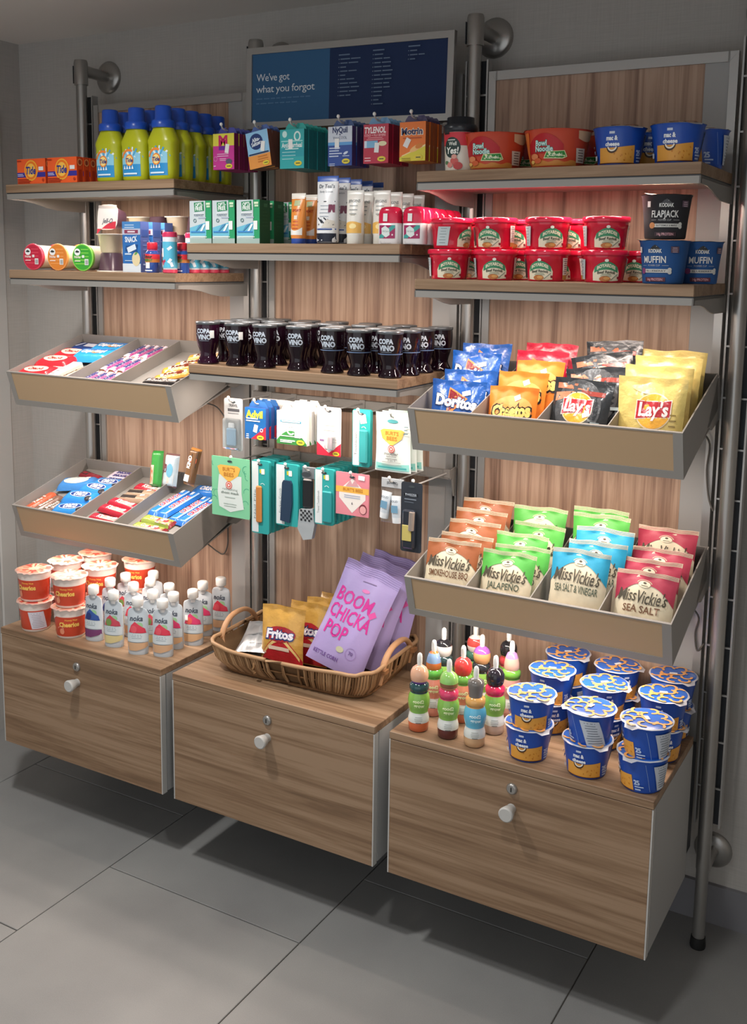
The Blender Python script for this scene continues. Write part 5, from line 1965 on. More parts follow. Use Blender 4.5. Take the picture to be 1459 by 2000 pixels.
def can(root):
    prof = [(.0165, 0), (.0178, .002), (.0178, .098), (.0172, .100), (.0172, .1025), (.0001, .1025)]
    MB().lathe(prof, 24, ['#c94054', '#d8dbe2', '#d2355a', '#d2355a', '#e6e6ea']).build('can', 'plastic', root)
    d = Decal(cyl(lambda z: .0178))
    d.band(lambda u: .0015, lambda u: .009, -.056, .056, '#d2405a', 20, 1)
    d.band(lambda u: .013, lambda u: .078, -.018, .056, '#57b4d2', 16, 4)
    d.band(lambda u: .090, lambda u: .099, -.056, .056, '#cf3560', 20, 1)
    d.lay()
    rr = random.Random(4)
    for k in range(7):
        d.quad(rr.uniform(-.014, .018), rr.uniform(.02, .075), .012, .007, rr.uniform(0, 3), rr.choice(['#2b3350', '#c2385a', '#e4ecf2', '#2f8aa8']))
    d.rect(-.014, -.004, .040, .062, '#e9edf0', 2, 2)
    d.build('label', 'print', root)


K = Kind('gum_canister', 'canister', can)
for i, (x, y) in enumerate(((.568, .099), (.577, .176), (.577, .215), (.577, .256), (.577, .300))):
    K.put((x, y, ZL2), 'slim blue candy canister with pink top, %s' % (('at the front right corner of the shelf', 'second from the front', 'third from the front', 'fourth from the front', 'rearmost by the panel')[i]), 'slim candy canisters')

# ================================================================== HANGING ITEMS, MIDDLE BAY
def hang_hook(x, rail, lb, dz=0.0):
    KH.put((x, .352, RZ[rail] + .0025 + dz), 'white-tipped wire peg hook holding the ' + lb, 'peg hooks')


def card_build(w, h, base, dec, d=.0008, backcol=None, mat='card', extra=None, hole=True, r=.006):
    """flat card hanging from its punched hole: origin at the hook"""
    def f(root):
        zt = .010
        p = []
        for cx, cz, a0 in ((w / 2 - r, zt - r, 0), (-w / 2 + r, zt - r, PI / 2), (-w / 2 + r, zt - h + r, PI), (w / 2 - r, zt - h + r, 1.5 * PI)):
            for k in range(5):
                a = a0 + PI / 2 * k / 4
                p.append((cx + r * math.cos(a), cz + r * math.sin(a)))
        MB().prism(p, 'y', -d, 0, base).build('card', mat, root)
        m = Decal(lambda u, v, hh: (u, -d - hh, zt - h + v), .0003, .0002)
        dec(m, w, h)
        if hole:
            m.lay().ell(0, h - .010, .008, .003, '#3c4448', 14, 1)
        m.build('print', 'print', root)
        if extra:
            extra(root, w, h, zt, d)
    return f


def blister(x0, x1, z0, z1, dep, mat='clear', col='#e6eef0'):
    def f(root, w, h, zt, d):
        MB().rbox(x0, x1, -d - dep, -d - .0004, zt - h + z0, zt - h + z1, .003, col).build('blister', mat, root)
    return f


# nail care pack, clear with pale blue file
def ex_nail(root, w, h, zt, d):
    blister(-.026, .026, .006, h * .62, .016)(root, w, h, zt, d)
    MB().rbox(-.016, .014, -d - .012, -d - .002, zt - h + .014, zt - h + .060, .003, '#8fb4cf').build('bottle', 'plastic', root)
    MB().rbox(-.010, .008, -d - .010, -d - .003, zt - h + .060, zt - h + .074, .002, '#dfe6ea').build('bottle_cap', 'plastic', root)


K = Kind('travel_bottle_pack', 'blister pack', card_build(.060, .138, '#b9bcbc', lambda m, w, h: (m.txt('TRAVEL', 0, h * .86, .007, '#3c3c3e', w=w * .5, bold=.02), m.rect(-.018, .020, h * .745, h * .80, '#55565a', 2, 1), m.lines(0, h * .71, w * .6, 1, .01, .002, '#77787a', 2)), extra=ex_nail))
K.put((.694, .192, RZ['mid'] + .001), 'clear travel bottle pack hanging left of the dark blue pain-relief carton')
hang_hook(.694, 'mid', 'clear travel bottle pack')


def dec_advil(d, w, h):
    d.rect(-w / 2, w / 2, 0, h, '#1f5f9e', 2, 2)
    d.band(lambda u: 0, lambda u: max(.0, h * .42 * (u + w * .2) / (w * .7)), -w * .2, w / 2, '#cf2f3e', 10, 3)
    d.lay().txt('Advil', -.003, h * .80, .0175, '#f3e23a', w=w * .80, bold=.04)
    d.lines(-w * .03, h * .655, w * .8, 2, .006, .0028, '#dfe8f1', 3, True)
    d.quad(w * .02, h * .34, .012, .020, -.25, STK)
    d.arc(w * .30, h * .30, .003, .005, 0, 6.28, '#f0dada', 12)
    d.lines(-w * .36, h * .14, w * .14, 3, .005, .0022, '#dfe8f1', 5)
    oval_seal(d, w * .25, h * .06)


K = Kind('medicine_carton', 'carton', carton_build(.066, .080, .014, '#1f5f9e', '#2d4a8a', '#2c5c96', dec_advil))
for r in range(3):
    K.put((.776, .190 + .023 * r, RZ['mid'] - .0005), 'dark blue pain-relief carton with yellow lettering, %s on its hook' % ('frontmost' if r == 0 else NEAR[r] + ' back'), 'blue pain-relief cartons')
hang_hook(.776, 'mid', 'dark blue pain-relief cartons')
Kp = Kind('pouch_strip', 'blister pack', card_build(.098, .106, '#2a679f', lambda m, w, h: [m.ell(-w * .36 + k * w * .18, h * .07, .004, .005, '#cfe0ec', 12, 1) for k in range(5)] + [m.rect(-w / 2, w / 2, h * .62, h, '#e9e6dc', 2, 1)], hole=False))
Kp.put((.772, .268, RZ['mid'] - .004), 'wide blue and white blister card showing below the pain-relief cartons')


def dec_green(d, w, h):
    d.rect(-w / 2, w / 2, 0, h, '#ecebe2', 1, 1)
    d.band(lambda u: 0, lambda u: max(.002, h * .42 - 14 * (u + .002) ** 2), -w / 2, w / 2, '#3f8a45', 14, 4)
    d.lay().rect(-w * .38, w * .32, h * .66, h * .73, '#3f8fae', 6, 1)
    d.rect(-w * .34, w * .28, h * .675, h * .715, '#cfe3ea', 4, 1)
    d.arc(-.002, h * .44, .009, .013, .3, 5.6, '#f4f3ec', 14)
    d.quad(.018, h * .34, .018, .020, .0, '#f1f0ea')
    d.rect(-w * .38, w * .36, h * .235, h * .265, '#d7e6d2', 4, 1)
    d.rect(-w * .38, w * .12, h * .10, h * .135, '#e6efe0', 3, 1)
    d.rect(-w * .38, w * .02, h * .055, h * .085, '#e6efe0', 3, 1)
    oval_seal(d, w * .30, h * .09, 1.1)


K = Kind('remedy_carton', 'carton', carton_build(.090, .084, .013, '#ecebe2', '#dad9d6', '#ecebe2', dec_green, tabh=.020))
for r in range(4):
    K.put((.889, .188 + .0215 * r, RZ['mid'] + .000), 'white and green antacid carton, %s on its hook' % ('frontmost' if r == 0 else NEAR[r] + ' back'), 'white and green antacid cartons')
hang_hook(.889, 'mid', 'white and green antacid cartons')


def ex_lip(root, w, h, zt, d):
    MB().rbox(-.006, .022, -d - .014, -d - .0004, zt - h + .016, zt - h + .052, .004).build('blister', 'clear', root)
    MB().tube([(.008, -d - .006, zt - h + .018), (.008, -d - .006, zt - h + .048)], .005, 12, '#e9d6de').build('balm_stick', 'plastic', root)


K = Kind('lip_balm_card', 'blister pack', card_build(.070, .122, '#ece9e3', lambda m, w, h: (
    m.band(lambda u: 0, lambda u: h * .06 + abs(u) * .75, -w / 2, w / 2, '#d32f45', 12, 2), m.rect(-w * .28, w * .26, h * .93, h * .965, '#d9a29c', 2, 1),
    m.lines(0, h * .62, w * .5, 2, .012, .0018, '#b9b6b2', 2), m.lines(w * .2, h * .40, w * .3, 3, .007, .0018, '#c7b9bb', 3), m.rect(-w * .38, -w * .2, h * .29, h * .33, '#8a6a8f', 2, 1),
    oval_seal(m, w * .3, h * .055, .9)), extra=ex_lip))
K.put((.990, .190, RZ['mid'] + .002), 'white and red lip care card hanging beside the antacid cartons')
hang_hook(.990, 'mid', 'white and red lip care card')

TEAL = '#2d9d9b'


def teal_dec(lab, tool=None):
    def f(m, w, h):
        m.rect(-w / 2 + .002, -w * .10, .003, h - .003, '#d9dede', 2, 4)
        m.lay().txt(lab, -w * .30, h * .40, .006, '#7f8a8a', w=h * .40, ang=PI / 2)
        m.quad(w * .12, h * .86, .016, .010, .1, '#c8c43a') if tool != 'brush' else m.quad(w * .1, h * .84, .018, .022, .2, '#e6e8e2')
        m.quad(w * .16, h * .855, .010, .014, .05, STK)
        m.arc(w * .14, h * .66, .006, .0075, .4, 2.6, '#cfe6e4', 8)
    return f


def ex_tool(kind):
    def f(root, w, h, zt, d):
        z0 = zt - h
        if kind == 'tan':
            MB().rbox(-.010, .008, -d - .008, -d - .0006, z0 + .030, z0 + h * .66, .003, '#b9793f').build('wooden_comb', 'wood_bent', root)
        elif kind == 'navy':
            MB().prism([(-.016, z0 + .014), (.012, z0 + .010), (.019, z0 + .06), (.018, z0 + h * .70), (.014, z0 + h * .745), (-.006, z0 + h * .745), (-.010, z0 + h * .70)], 'y', -d - .007, -d - .0006, '#24384f').build('comb', 'plastic', root)
        elif kind == 'clear':
            MB().rbox(-.002, w / 2 - .004, -d - .010, -d - .0006, z0 + .010, z0 + h * .66, .003, '#3f9fa0').build('toothbrush_case', 'gloss', root)
        elif kind == 'teal':
            MB().rbox(-.003, w / 2 - .003, -d - .008, -d - .0006, z0 + .008, z0 + h * .62, .003, '#2b8f92').build('blister', 'gloss', root)
    return f


K = Kind('toothbrush_pack', 'blister pack', card_build(.050, .140, TEAL, teal_dec('Toothbrush', 'brush'), d=.012, extra=ex_tool('clear')))
K.put((1.083, .200, RZ['mid'] + .003), 'teal travel toothbrush pack hanging alone on the upper hook row')
hang_hook(1.083, 'mid', 'teal travel toothbrush pack')


def bees_badge(m, cu, cv, s, st2=None):
    m.poly([(cu - .030 * s, cv + .012 * s), (cu - .024 * s, cv - .004 * s), (cu, cv - .020 * s), (cu + .024 * s, cv - .004 * s), (cu + .030 * s, cv + .012 * s), (cu + .022 * s, cv + .016 * s), (cu - .022 * s, cv + .016 * s)], '#e9b455')
    m.lay().txt("BURT'S", cu, cv + .0075 * s, .0078 * s, '#b9762c', w=.032 * s, bold=.02)
    m.txt('BEES', cu, cv - .0035 * s, .0078 * s, '#b9762c', w=.026 * s, bold=.02)
    m.ell(cu, cv - .026 * s, .0085 * s, .0085 * s, '#d2564a', 18, 1)
    m.lay().ell(cu, cv - .026 * s, .0066 * s, .0066 * s, '#e8e0d6', 16, 1)
    m.lay().ell(cu, cv - .026 * s, .0050 * s, .0050 * s, '#d2564a', 14, 1)
    m.poly([(cu - .003 * s, cv - .025 * s), (cu, cv - .0295 * s), (cu + .003 * s, cv - .025 * s), (cu, cv - .0235 * s)], '#efe6de')


def dec_wipes(d, W, H):
    d.band(lambda u: H * .03, lambda u: H * .12 + .3 * abs(u) * .3, -W * .47, W * .47, '#8fcfc6', 12, 2)
    d.band(lambda u: H * .055, lambda u: H * .085, -W * .40, W * .40, '#4aa9a6', 10, 1)
    d.ell(.0, H * .86, .014, .0045, '#4f9da3', 14, 1)
    bees_badge(d, 0, H * .60, 1.12)
    d.txt('micellar', 0, H * .315, .0072, '#6d6a66', w=W * .40, bold=.02)
    d.lines(0, H * .265, W * .4, 2, .006, .0018, '#8d8a86', 3)
    d.txt('3 in 1', 0, H * .20, .0055, '#6d6a66', w=W * .2)
    d.lines(0, H * .165, W * .62, 2, .006, .0014, '#a3a09c', 5)
    d.lines(W * .38, H * .78, W * .14, 3, .008, .0022, '#5f7f86', 7)


K = Kind('wipes_pack', 'wipes pack', bag_build(.098, .142, .016, '#dfe6df', dec_wipes, 31, 'satin', .5, .06, backc='#a9d9d0'))
for r in range(3):
    K.put((1.172 + .004 * r, .188 + .024 * r, RZ['mid'] - .129), 'white and aqua facial wipes pack, %s on its hook' % ('frontmost' if r == 0 else NEAR[r] + ' back'), 'facial wipes packs')
hang_hook(1.172, 'mid', 'white and aqua facial wipes packs')


# lower row
def dec_mask(m, w, h):
    m.rect(-w / 2, w / 2, 0, h, '#7fc79b', 2, 2)
    rr = random.Random(2)
    for k in range(9):
        m.arc(rr.choice((-1, 1)) * w * rr.uniform(.36, .5), h * rr.uniform(.05, .95), .009, .0105, rr.uniform(0, 3), rr.uniform(3.4, 5), '#3f9a7a', 9)
    m.lay().poly([(-w * .30, h * .16), (-w * .34, h * .42), (-w * .30, h * .70), (w * .30, h * .70), (w * .30, h * .42), (w * .36, h * .16), (0, h * .08)], '#d5ded9')
    m.lay()
    bees_badge(m, -.004, h * .74, 1.25)
    m.txt('refreshing', 0, h * .47, .006, '#8d9a94', w=w * .40)
    m.txt('sheet mask', 0, h * .41, .0068, '#6f7f78', w=w * .48, bold=.01)
    m.lines(0, h * .33, w * .4, 1, .01, .0016, '#9fb0a8', 3)
    m.lines(0, h * .22, w * .5, 2, .006, .0016, '#9fb0a8', 4)


K = Kind('face_mask_sachet', 'sachet', card_build(.122, .158, '#7fc79b', dec_mask, d=.003, mat='satin', r=.003))
K.put((.700, .172, RZ['low'] + .004), 'green face mask sachet hanging at the left end of the lower hook row')
hang_hook(.700, 'low', 'green face mask sachet')


def teal_set(nm, cat, x, w, h, lab, tool, n, desc, grp, y0=.188):
    k = Kind(nm, cat, card_build(w, h, TEAL, teal_dec(lab, tool), d=.010, extra=ex_tool(tool)))
    for r in range(n):
        k.put((x + .001 * (r % 2), y0 + .0215 * r, RZ['low'] + .004), desc + (', frontmost on its hook' if r == 0 else ', %s back on its hook' % NEAR[r]), grp)
    hang_hook(x, 'low', desc.split(' hanging')[0])


teal_set('grooming_pack', 'blister pack', .789, .056, .192, 'Nail File', 'tan', 5, 'teal card with a tan wooden nail file', 'teal nail file cards')
teal_set('comb_pack', 'blister pack', .872, .068, .160, 'Pocket Comb', 'navy', 3, 'teal card with a dark navy comb', 'teal comb cards')
teal_set('toothbrush_pack', 'blister pack', .984, .056, .142, 'Travel Toothbrush', 'teal', 6, 'teal card with a folding toothbrush', 'teal toothbrush cards')


def sock(root):
    MB().rbox(-.021, .021, -.004, 0, -.022, .010, .002, '#6f7478').build('header_card', 'card', root)
    MB().rbox(-.016, .014, -.012, -.001, -.095, -.020, .004, '#1d1f22').build('handle', 'plastic', root)
    MB().prism([(-.022, -.100), (-.027, -.150), (-.010, -.178), (.016, -.172), (.024, -.135), (.018, -.094)], 'y', -.014, -.001, '#9fa5a8').build('sleeve', 'satin', root)
    d = Decal(plane(-.0142))
    for i in range(5):
        for j in range(6):
            if (i + j) % 2 == 0:
                d.rect(-.018 + j * .006, -.0125 + j * .006, -.128 + i * .006, -.1225 + i * .006, '#24272a', 1, 1)
    d.ell(0, -.008, .014, .007, '#3c4145', 14, 1)
    d.build('print', 'print', root)


Kind('brush_pack', 'blister pack', sock).put((.932, .192, RZ['low'] + .002), 'black-handled brush in a grey checked sleeve between the teal cards')
hang_hook(.932, 'low', 'black-handled brush pack')


def dec_pink(m, w, h):
    m.rect(-w / 2, w / 2, 0, h, '#d98690', 2, 2)
    m.lay().poly([(-w * .40, h * .58), (0, h * .88), (w * .40, h * .58), (w * .40, h * .40), (0, h * .06), (-w * .40, h * .40)], '#e2dcd6')
    m.rect(-w / 2, w / 2, h * .53, h * .67, '#e6b04f', 3, 1)
    m.lay().txt("BURT'S BEES", .002, h * .605, .0070, '#b9762c', w=w * .60, bold=.02)
    m.poly([(-w * .2, h * .68), (-w * .06, h * .84), (0, h * .74), (w * .08, h * .86), (w * .2, h * .70)], '#cf9aa0')
    m.lines(0, h * .47, w * .5, 2, .005, .0016, '#8fa0c0', 2)
    m.txt('6', 0, h * .29, .006, '#5a5560', bold=.02)
    m.ell(w * .33, h * .18, .011, .013, '#7a3a40', 16, 1)
    m.lay().ell(w * .33, h * .165, .009, .010, '#e0a3a2', 16, 1)
    m.quad(w * .28, h * .91, .018, .011, -.05, STK)


K = Kind('face_mask_sachet', 'sachet', card_build(.094, .106, '#d98690', dec_pink, d=.003, mat='satin', r=.003))
K.put((1.064, .184, RZ['low'] + .002), 'pink and white face mask sachet beside the teal cards')
hang_hook(1.064, 'low', 'pink face mask sachet')


def tubes(root):
    MB().rbox(-.032, .032, -.001, 0, -.100, .010, .0004).build('bag', 'clear', root)
    MB().rbox(-.030, .030, -.003, -.001, -.014, .009, .0008, '#a9adb0').build('header_card', 'card', root)
    for x, z, a in ((-.010, -.022, .12), (.014, -.030, -.05)):
        mt = Matrix.Translation((x, -.010, z)) @ Matrix.Rotation(a, 4, 'Y')
        MB().loft([(-.066, .011, .008, 2), (-.052, .012, .009, 2), (-.010, .013, .004, 2), (0, .014, .0006, 2)], 16, ['#d9dde0', '#c3ccd3', '#cfd6da'], mt).build('travel_tube', 'plastic', root)
        d = Decal(lambda u, v, h, mt=mt: tuple(mt @ Vector((u, -.0095 - h, v))))
        d.rect(-.009, .009, -.040, -.022, '#6f9ab5', 3, 2)
        d.txt('SOLID', 0, -.012, .005, '#4a5560', w=.020, bold=.02)
        d.build('print', 'print', root)
    d = Decal(plane(-.003))
    d.txt('SOLIMO', 0, .000, .0065, '#4a4f54', w=.030, bold=.02, arc=.003)
    d.build('lettering', 'print', root)


Kind('travel_tube_pack', 'blister pack', tubes).put((1.172, .190, RZ['low'] + .001), 'clear bag of two small white travel tubes hanging by the pink sachet')
hang_hook(1.172, 'low', 'clear bag of travel tubes')


def ex_razor(root, w, h, zt, d):
    z0 = zt - h
    MB().rbox(-.018, .014, -d - .014, -d - .0006, z0 + .010, z0 + h * .62, .004, '#2a2f38').build('blister', 'gloss', root)
    MB().tube([(.008, -d - .016, z0 + h * .34), (.010, -d - .016, z0 + h * .60)], .007, 10, '#8a8078').build('tool_handle', 'plastic', root)
    MB().rbox(-.016, .008, -d - .0165, -d - .014, z0 + .030, z0 + .068, .0008, '#c8b96a').build('sticker', 'card', root)


K = Kind('grooming_pack', 'blister pack', card_build(.056, .168, '#2b3038', lambda m, w, h: (m.rect(-w * .36, w * .3, h * .80, h * .845, '#14161a', 2, 1), m.txt('TWEEZER', -.002, h * .822, .0055, '#a9b3bd', w=w * .55, bold=.02), m.rect(-w * .34, w * .22, h * .75, h * .765, '#7a8490', 2, 1), m.rect(-w * .34, w * .1, h * .71, h * .72, '#5f6874', 2, 1)), extra=ex_razor))
K.put((1.236, .166, RZ['low'] + .002), 'black grooming tool card hanging at the right end of the lower hook row')
hang_hook(1.236, 'low', 'black grooming tool card')

# ================================================================== LEFT CABINET TOP
ZT = .5377


def cheer(root):
    prof = [(.0375, 0), (.0390, .0015), (.0392, .006), (.0395, .0065), (.0445, .062), (.0448, .064), (.0462, .078), (.0475, .0815), (.0485, .083), (.0485, .0855)]
    w = '#e3d5cb'
    MB().lathe(prof, 36, [w, w, w, '#cf4a30', w, w, w, w, w]).build('cup', 'plastic', root)
    n = 40
    rr = random.Random(6)
    vs, fs, cl = [(0, 0, .0872)], [], []
    cols = ['#d58a72', '#c84a3c', '#dca482', '#cf5644', '#e0b294']
    for ring, rad in enumerate((.016, .033, .047, .0515)):
        for i in range(n):
            a = 2 * PI * i / n
            r2 = rad + (rr.uniform(-.001, .0025) if ring == 3 else 0)
            vs.append((r2 * math.sin(a), -r2 * math.cos(a), .0868 + rr.uniform(-.0004, .0006) - (.0035 * abs(math.sin(i * 1.7)) if ring == 3 else 0)))
    for i in range(n):
        j = (i + 1) % n
        fs.append((0, 1 + i, 1 + j))
        cl.append('#e3b59c')
        for k in range(3):
            fs.append((1 + k * n + i, 1 + (k + 1) * n + i, 1 + (k + 1) * n + j, 1 + k * n + j))
            cl.append(cols[rr.randrange(5)] if k < 2 else '#cfa79a')
    MB().add(vs, fs, cl, True).build('lid', 'satin', root)
    d = Decal(cyl(interp([(z, r) for r, z in prof])), .0008)
    d.band(lambda u: .0605 - max(0, -(u + .022)) * .0, lambda u: .0635, -.13, .13, '#cf4a30', 30, 1)
    d.poly([(-.052, .064), (-.052, .050), (-.044, .058), (-.034, .064)], w)
    d.txt('Cheerios', .004, .042, .0125, '#f0c060', w=.056, bold=.05)
    d.txt('Honey Nut', .010, .0555, .0055, '#efae50', w=.034, bold=.02)
    d.arc(-.020, .026, .009, .0105, PI * .1, PI * .9, '#e8a58a', 10)
    d.ell(-.016, .022, .007, .009, '#dd8a6a', 14, 1)
    d.band(lambda u: .009, lambda u: .060, .082, .125, '#cfcad2', 8, 5)
    d.lines(.102, .055, .034, 9, .005, .0013, '#9a95a0', 4)
    d.rect(-.10, -.066, .030, .033, '#e2a08c', 4, 1)
    d.build('label', 'print', root)


K = Kind('cereal_cup', 'cup', cheer)
cs = [(.088, .052, .15), (.212, .066, .35), (.095, .166, .4), (.217, .180, .2), (.268, .290, .1), (.110, .272, .2)]
nm = ['nearest the left edge', 'front one beside the pouches', 'second row left', 'second row right', 'back row right', 'back row left']
for i, (x, y, rz) in enumerate(cs):
    for t in (0, 1):
        rr_ = rz + (-1.65 if (i == 0 and t == 0) else .0 if t else .25)
        K.put((x, y, ZT + .0885 * t), 'orange-red cereal cup, %s of the stack %s' % (('bottom', 'top')[t], nm[i]), 'orange-red cereal cups', rz=rr_)


def pouch_build(c1, c2, c3):
    def f(root):
        H = .126
        secs = [(0, .0262, .0165, 2.2), (.004, .0275, .0170, 2.2), (.030, .0285, .0175, 2), (.070, .0285, .0140, 2), (.100, .0285, .0080, 2), (.116, .027, .0030, 2.2), (.122, .024, .0018, 2.4), (.1265, .013, .0016, 2)]
        MB().loft(secs, 26, '#b4bcc2').build('pouch', 'satin', root)
        sp = MB().lathe([(.0065, .120), (.0070, .126), (.0085, .1275), (.0085, .129), (.0060, .1295), (.0060, .134)], 18, '#e2e3e2').build('spout', 'plastic', root)
        MB().lathe([(.0132, .132), (.0148, .1335), (.0152, .150), (.0140, .1545), (.0110, .156), (.0001, .1562)], 20, '#ecebe6').build('cap', 'plastic', root)
        d = Decal(loftfront(secs), .0008)
        d.txt('noka', -.002, .099, .0135, '#3a414f', w=.036, bold=.02, shear=.15)
        d.ell(.004, .078, .013, .010, '#8fb88a', 14, 1, ang=.5)
        d.poly([(-.022, .061), (-.016, .080), (-.006, .090), (.006, .082), (.022, .072), (.025, .060)], c1)
        d.lay().ell(-.008, .070, .009, .010, c2, 16, 1)
        d.ell(.012, .068, .010, .008, c1, 16, 1)
        d.band(lambda u: .036, lambda u: .060 - 3 * u * u, -.027, .028, '#c3cccf', 8, 2)
        d.lines(0, .055, .036, 3, .0045, .0016, '#8f9aa0', 3)
        d.band(lambda u: .012 + .25 * max(0, u) * 1.2, lambda u: .034, -.028, .028, c3, 8, 2)
        d.quad(-.016, .078, .009, .014, .05, STK) if c3 == '#cfa77e' else None
        d.build('label', 'print', root)
    return f


KN = [Kind('fruit_pouch', 'pouch', pouch_build('#2f4f94', '#27346a', '#6f3a66')), Kind('fruit_pouch', 'pouch', pouch_build('#b9414f', '#6f8a4a', '#cfc08a')),
      Kind('fruit_pouch', 'pouch', pouch_build('#c8364a', '#d0505c', '#c9a27e')), Kind('fruit_pouch', 'pouch', pouch_build('#cf3a68', '#d45a50', '#cfa77e'))]
np_ = [(.297, .072, 0, 'blueberry-printed', 'at the front left beside the cereal cups'), (.377, .066, 1, 'mixed-fruit', 'in the front row, second from the left'), (.470, .060, 2, 'strawberry-red', 'in the front row, third from the left'),
       (.538, .082, 2, 'strawberry-red', 'at the front right corner of the cabinet top'), (.524, .142, 3, 'pink-fruit', 'just behind the front right corner pouch'), (.552, .190, 3, 'pink-fruit', 'at the right edge, third from the front'),
       (.528, .262, 3, 'pink-fruit', 'standing apart at the back right, left one'), (.548, .318, 2, 'strawberry-red', 'standing apart at the back right, right one'), (.288, .146, 0, 'blueberry-printed', 'second row, leftmost'),
       (.292, .204, 1, 'mixed-fruit', 'third row, leftmost'), (.345, .262, 1, 'mixed-fruit', 'rearmost on the left'), (.372, .150, 2, 'strawberry-red', 'second row, second from the left'),
       (.382, .208, 0, 'blueberry-printed', 'third row, middle'), (.462, .128, 1, 'mixed-fruit', 'second row, third from the left'), (.462, .196, 2, 'strawberry-red', 'third row, right')]
for i, (x, y, k, fl, w_) in enumerate(np_):
    KN[k].put((x, y, ZT), '%s white fruit pouch with white cap, %s' % (fl, w_), 'white fruit pouches', rz=(.15, .25, .45, .35, .2, .4, .35, .25)[i % 8])


# ================================================================== WICKER BASKET AND ITS BAGS
BXc, BYc, BRZ = .928, .226, math.radians(3.0)


def basket():
    r = node('wicker_basket', 'brown wicker basket with two bent wood handles on the middle cabinet', 'basket', (BXc, BYc, ZT), rot=(0, 0, BRZ))
    A0, B0, A1, B1, H = .210, .132, .240, .162, .076

    def rim(a, A, B, e=7.0):
        s, c = math.sin(a), math.cos(a)
        return (A * math.copysign(abs(s) ** (2 / e), s), -B * math.copysign(abs(c) ** (2 / e), c))

    def ang(n):
        # even spacing along the rounded rectangle
        P = [(rim(2 * PI * i / 2000, 1, .66), 2 * PI * i / 2000) for i in range(2001)]
        L = [0]
        for (p, _), (q, _) in zip(P, P[1:]):
            L.append(L[-1] + math.hypot(p[0] - q[0], p[1] - q[1]))
        out, k = [], 0
        for i in range(n):
            t = L[-1] * i / n
            while L[k + 1] < t:
                k += 1
            out.append(P[k][1])
        return out

    def top(a):
        x, y = rim(a, A1, B1)
        return H - .010 * (1 - min(1, abs(x) / A1) ** 2) * (1 if abs(y) > B1 * .9 else 0) + .002 * math.sin(a * 9)
    cols = ['#9c7a58', '#8b6b4b', '#aa8763', '#7d5f42', '#b4926d']
    rr = random.Random(8)
    m, ln = MB(), MB()
    for i, a in enumerate(ang(210)):
        x0, y0 = rim(a, A0, B0)
        x1, y1 = rim(a, A1, B1)
        xm, ym = rim(a, (A0 + A1) / 2 + .006, (B0 + B1) / 2 + .006)
        j = rr.uniform(-.0012, .0012)
        zt = top(a) - .004
        m.tube([(x0 * .97, y0 * .97, .006), (x0 * 1.01 + j, y0 * 1.01, .010), (xm + j, ym + j, .034), (x1, y1, zt)], [.0030, .0033, .0033, .0030], 5, cols[rr.randrange(5)])
    o = m.build('woven_strands', 'rope', r)
    o['kind'] = 'stuff'
    aa = ang(80)
    for k in range(80):
        a, b = aa[k], aa[(k + 1) % 80]
        q = [rim(a, A0 - .005, B0 - .005), rim(b, A0 - .005, B0 - .005), rim(b, A1 - .006, B1 - .006), rim(a, A1 - .006, B1 - .006)]
        ln.add([(*q[0], .006), (*q[1], .006), (*q[2], top(b) - .006), (*q[3], top(a) - .006)], [(0, 1, 2, 3)], '#6d543b')
    p = [rim(a, A0 - .002, B0 - .002) for a in aa]
    ln.add([(*q, .004) for q in p] + [(0, 0, .004)], [(k, (k + 1) % 80, 80) for k in range(80)], '#6d4f35')
    ln.build('inner_weave', 'rope', r)
    MB().tube([(*rim(a, A1, B1), top(a)) for a in aa], .0052, 8, '#a98663', closed=True).build('rim', 'wood_bent', r)
    MB().tube([(*rim(a, A0 - .001, B0 - .001), .0045) for a in aa], .0045, 7, '#7d5a3c', closed=True).build('foot_band', 'rope', r)
    MB().tube([(*rim(a, A0 + .017, B0 + .018), .036 + .003 * math.sin(a * 12)) for a in aa], .0022, 6, '#8f6a48', closed=True).build('tie_cord', 'rope', r)
    # small knot of cord on the front
    MB().tube([(-.085, -B1 + .004, .050), (-.080, -B1 - .004, .042), (-.088, -B1 + .002, .034), (-.078, -B1 - .001, .028), (-.084, -B1 + .004, .022)], .0032, 6, '#9a7550').build('cord_knot', 'rope', r)
    for sx in (-1, 1):
        x = sx * (A1 + .001)
        pts = []
        for k in range(17):
            t = -1 + 2 * k / 16
            y = t * .082
            z = H - .010 + .046 * (1 - abs(t) ** 2.6) ** .8
            pts.append((x - sx * .004 + sx * .010 * (1 - t * t) * .3, y, z))
        pts = [(x - sx * .012, -.083, .030)] + pts + [(x - sx * .012, .083, .030)]
        MB().tube(pts, .0085, 8, '#b08560', flat=(1.0, .75)).build('handle', 'wood_bent', r)
        for sy in (-1, 1):
            MB().box(x - .010, x + .010, sy * .083 - .010, sy * .083 + .010, H - .016, H - .006, '#8f6441').build('handle_block', 'wood_bent', r)
    return r


basket()


def bw(x, y, z):
    c, s = math.cos(BRZ), math.sin(BRZ)
    return (BXc + x * c - y * s, BYc + x * s + y * c, ZT + z)


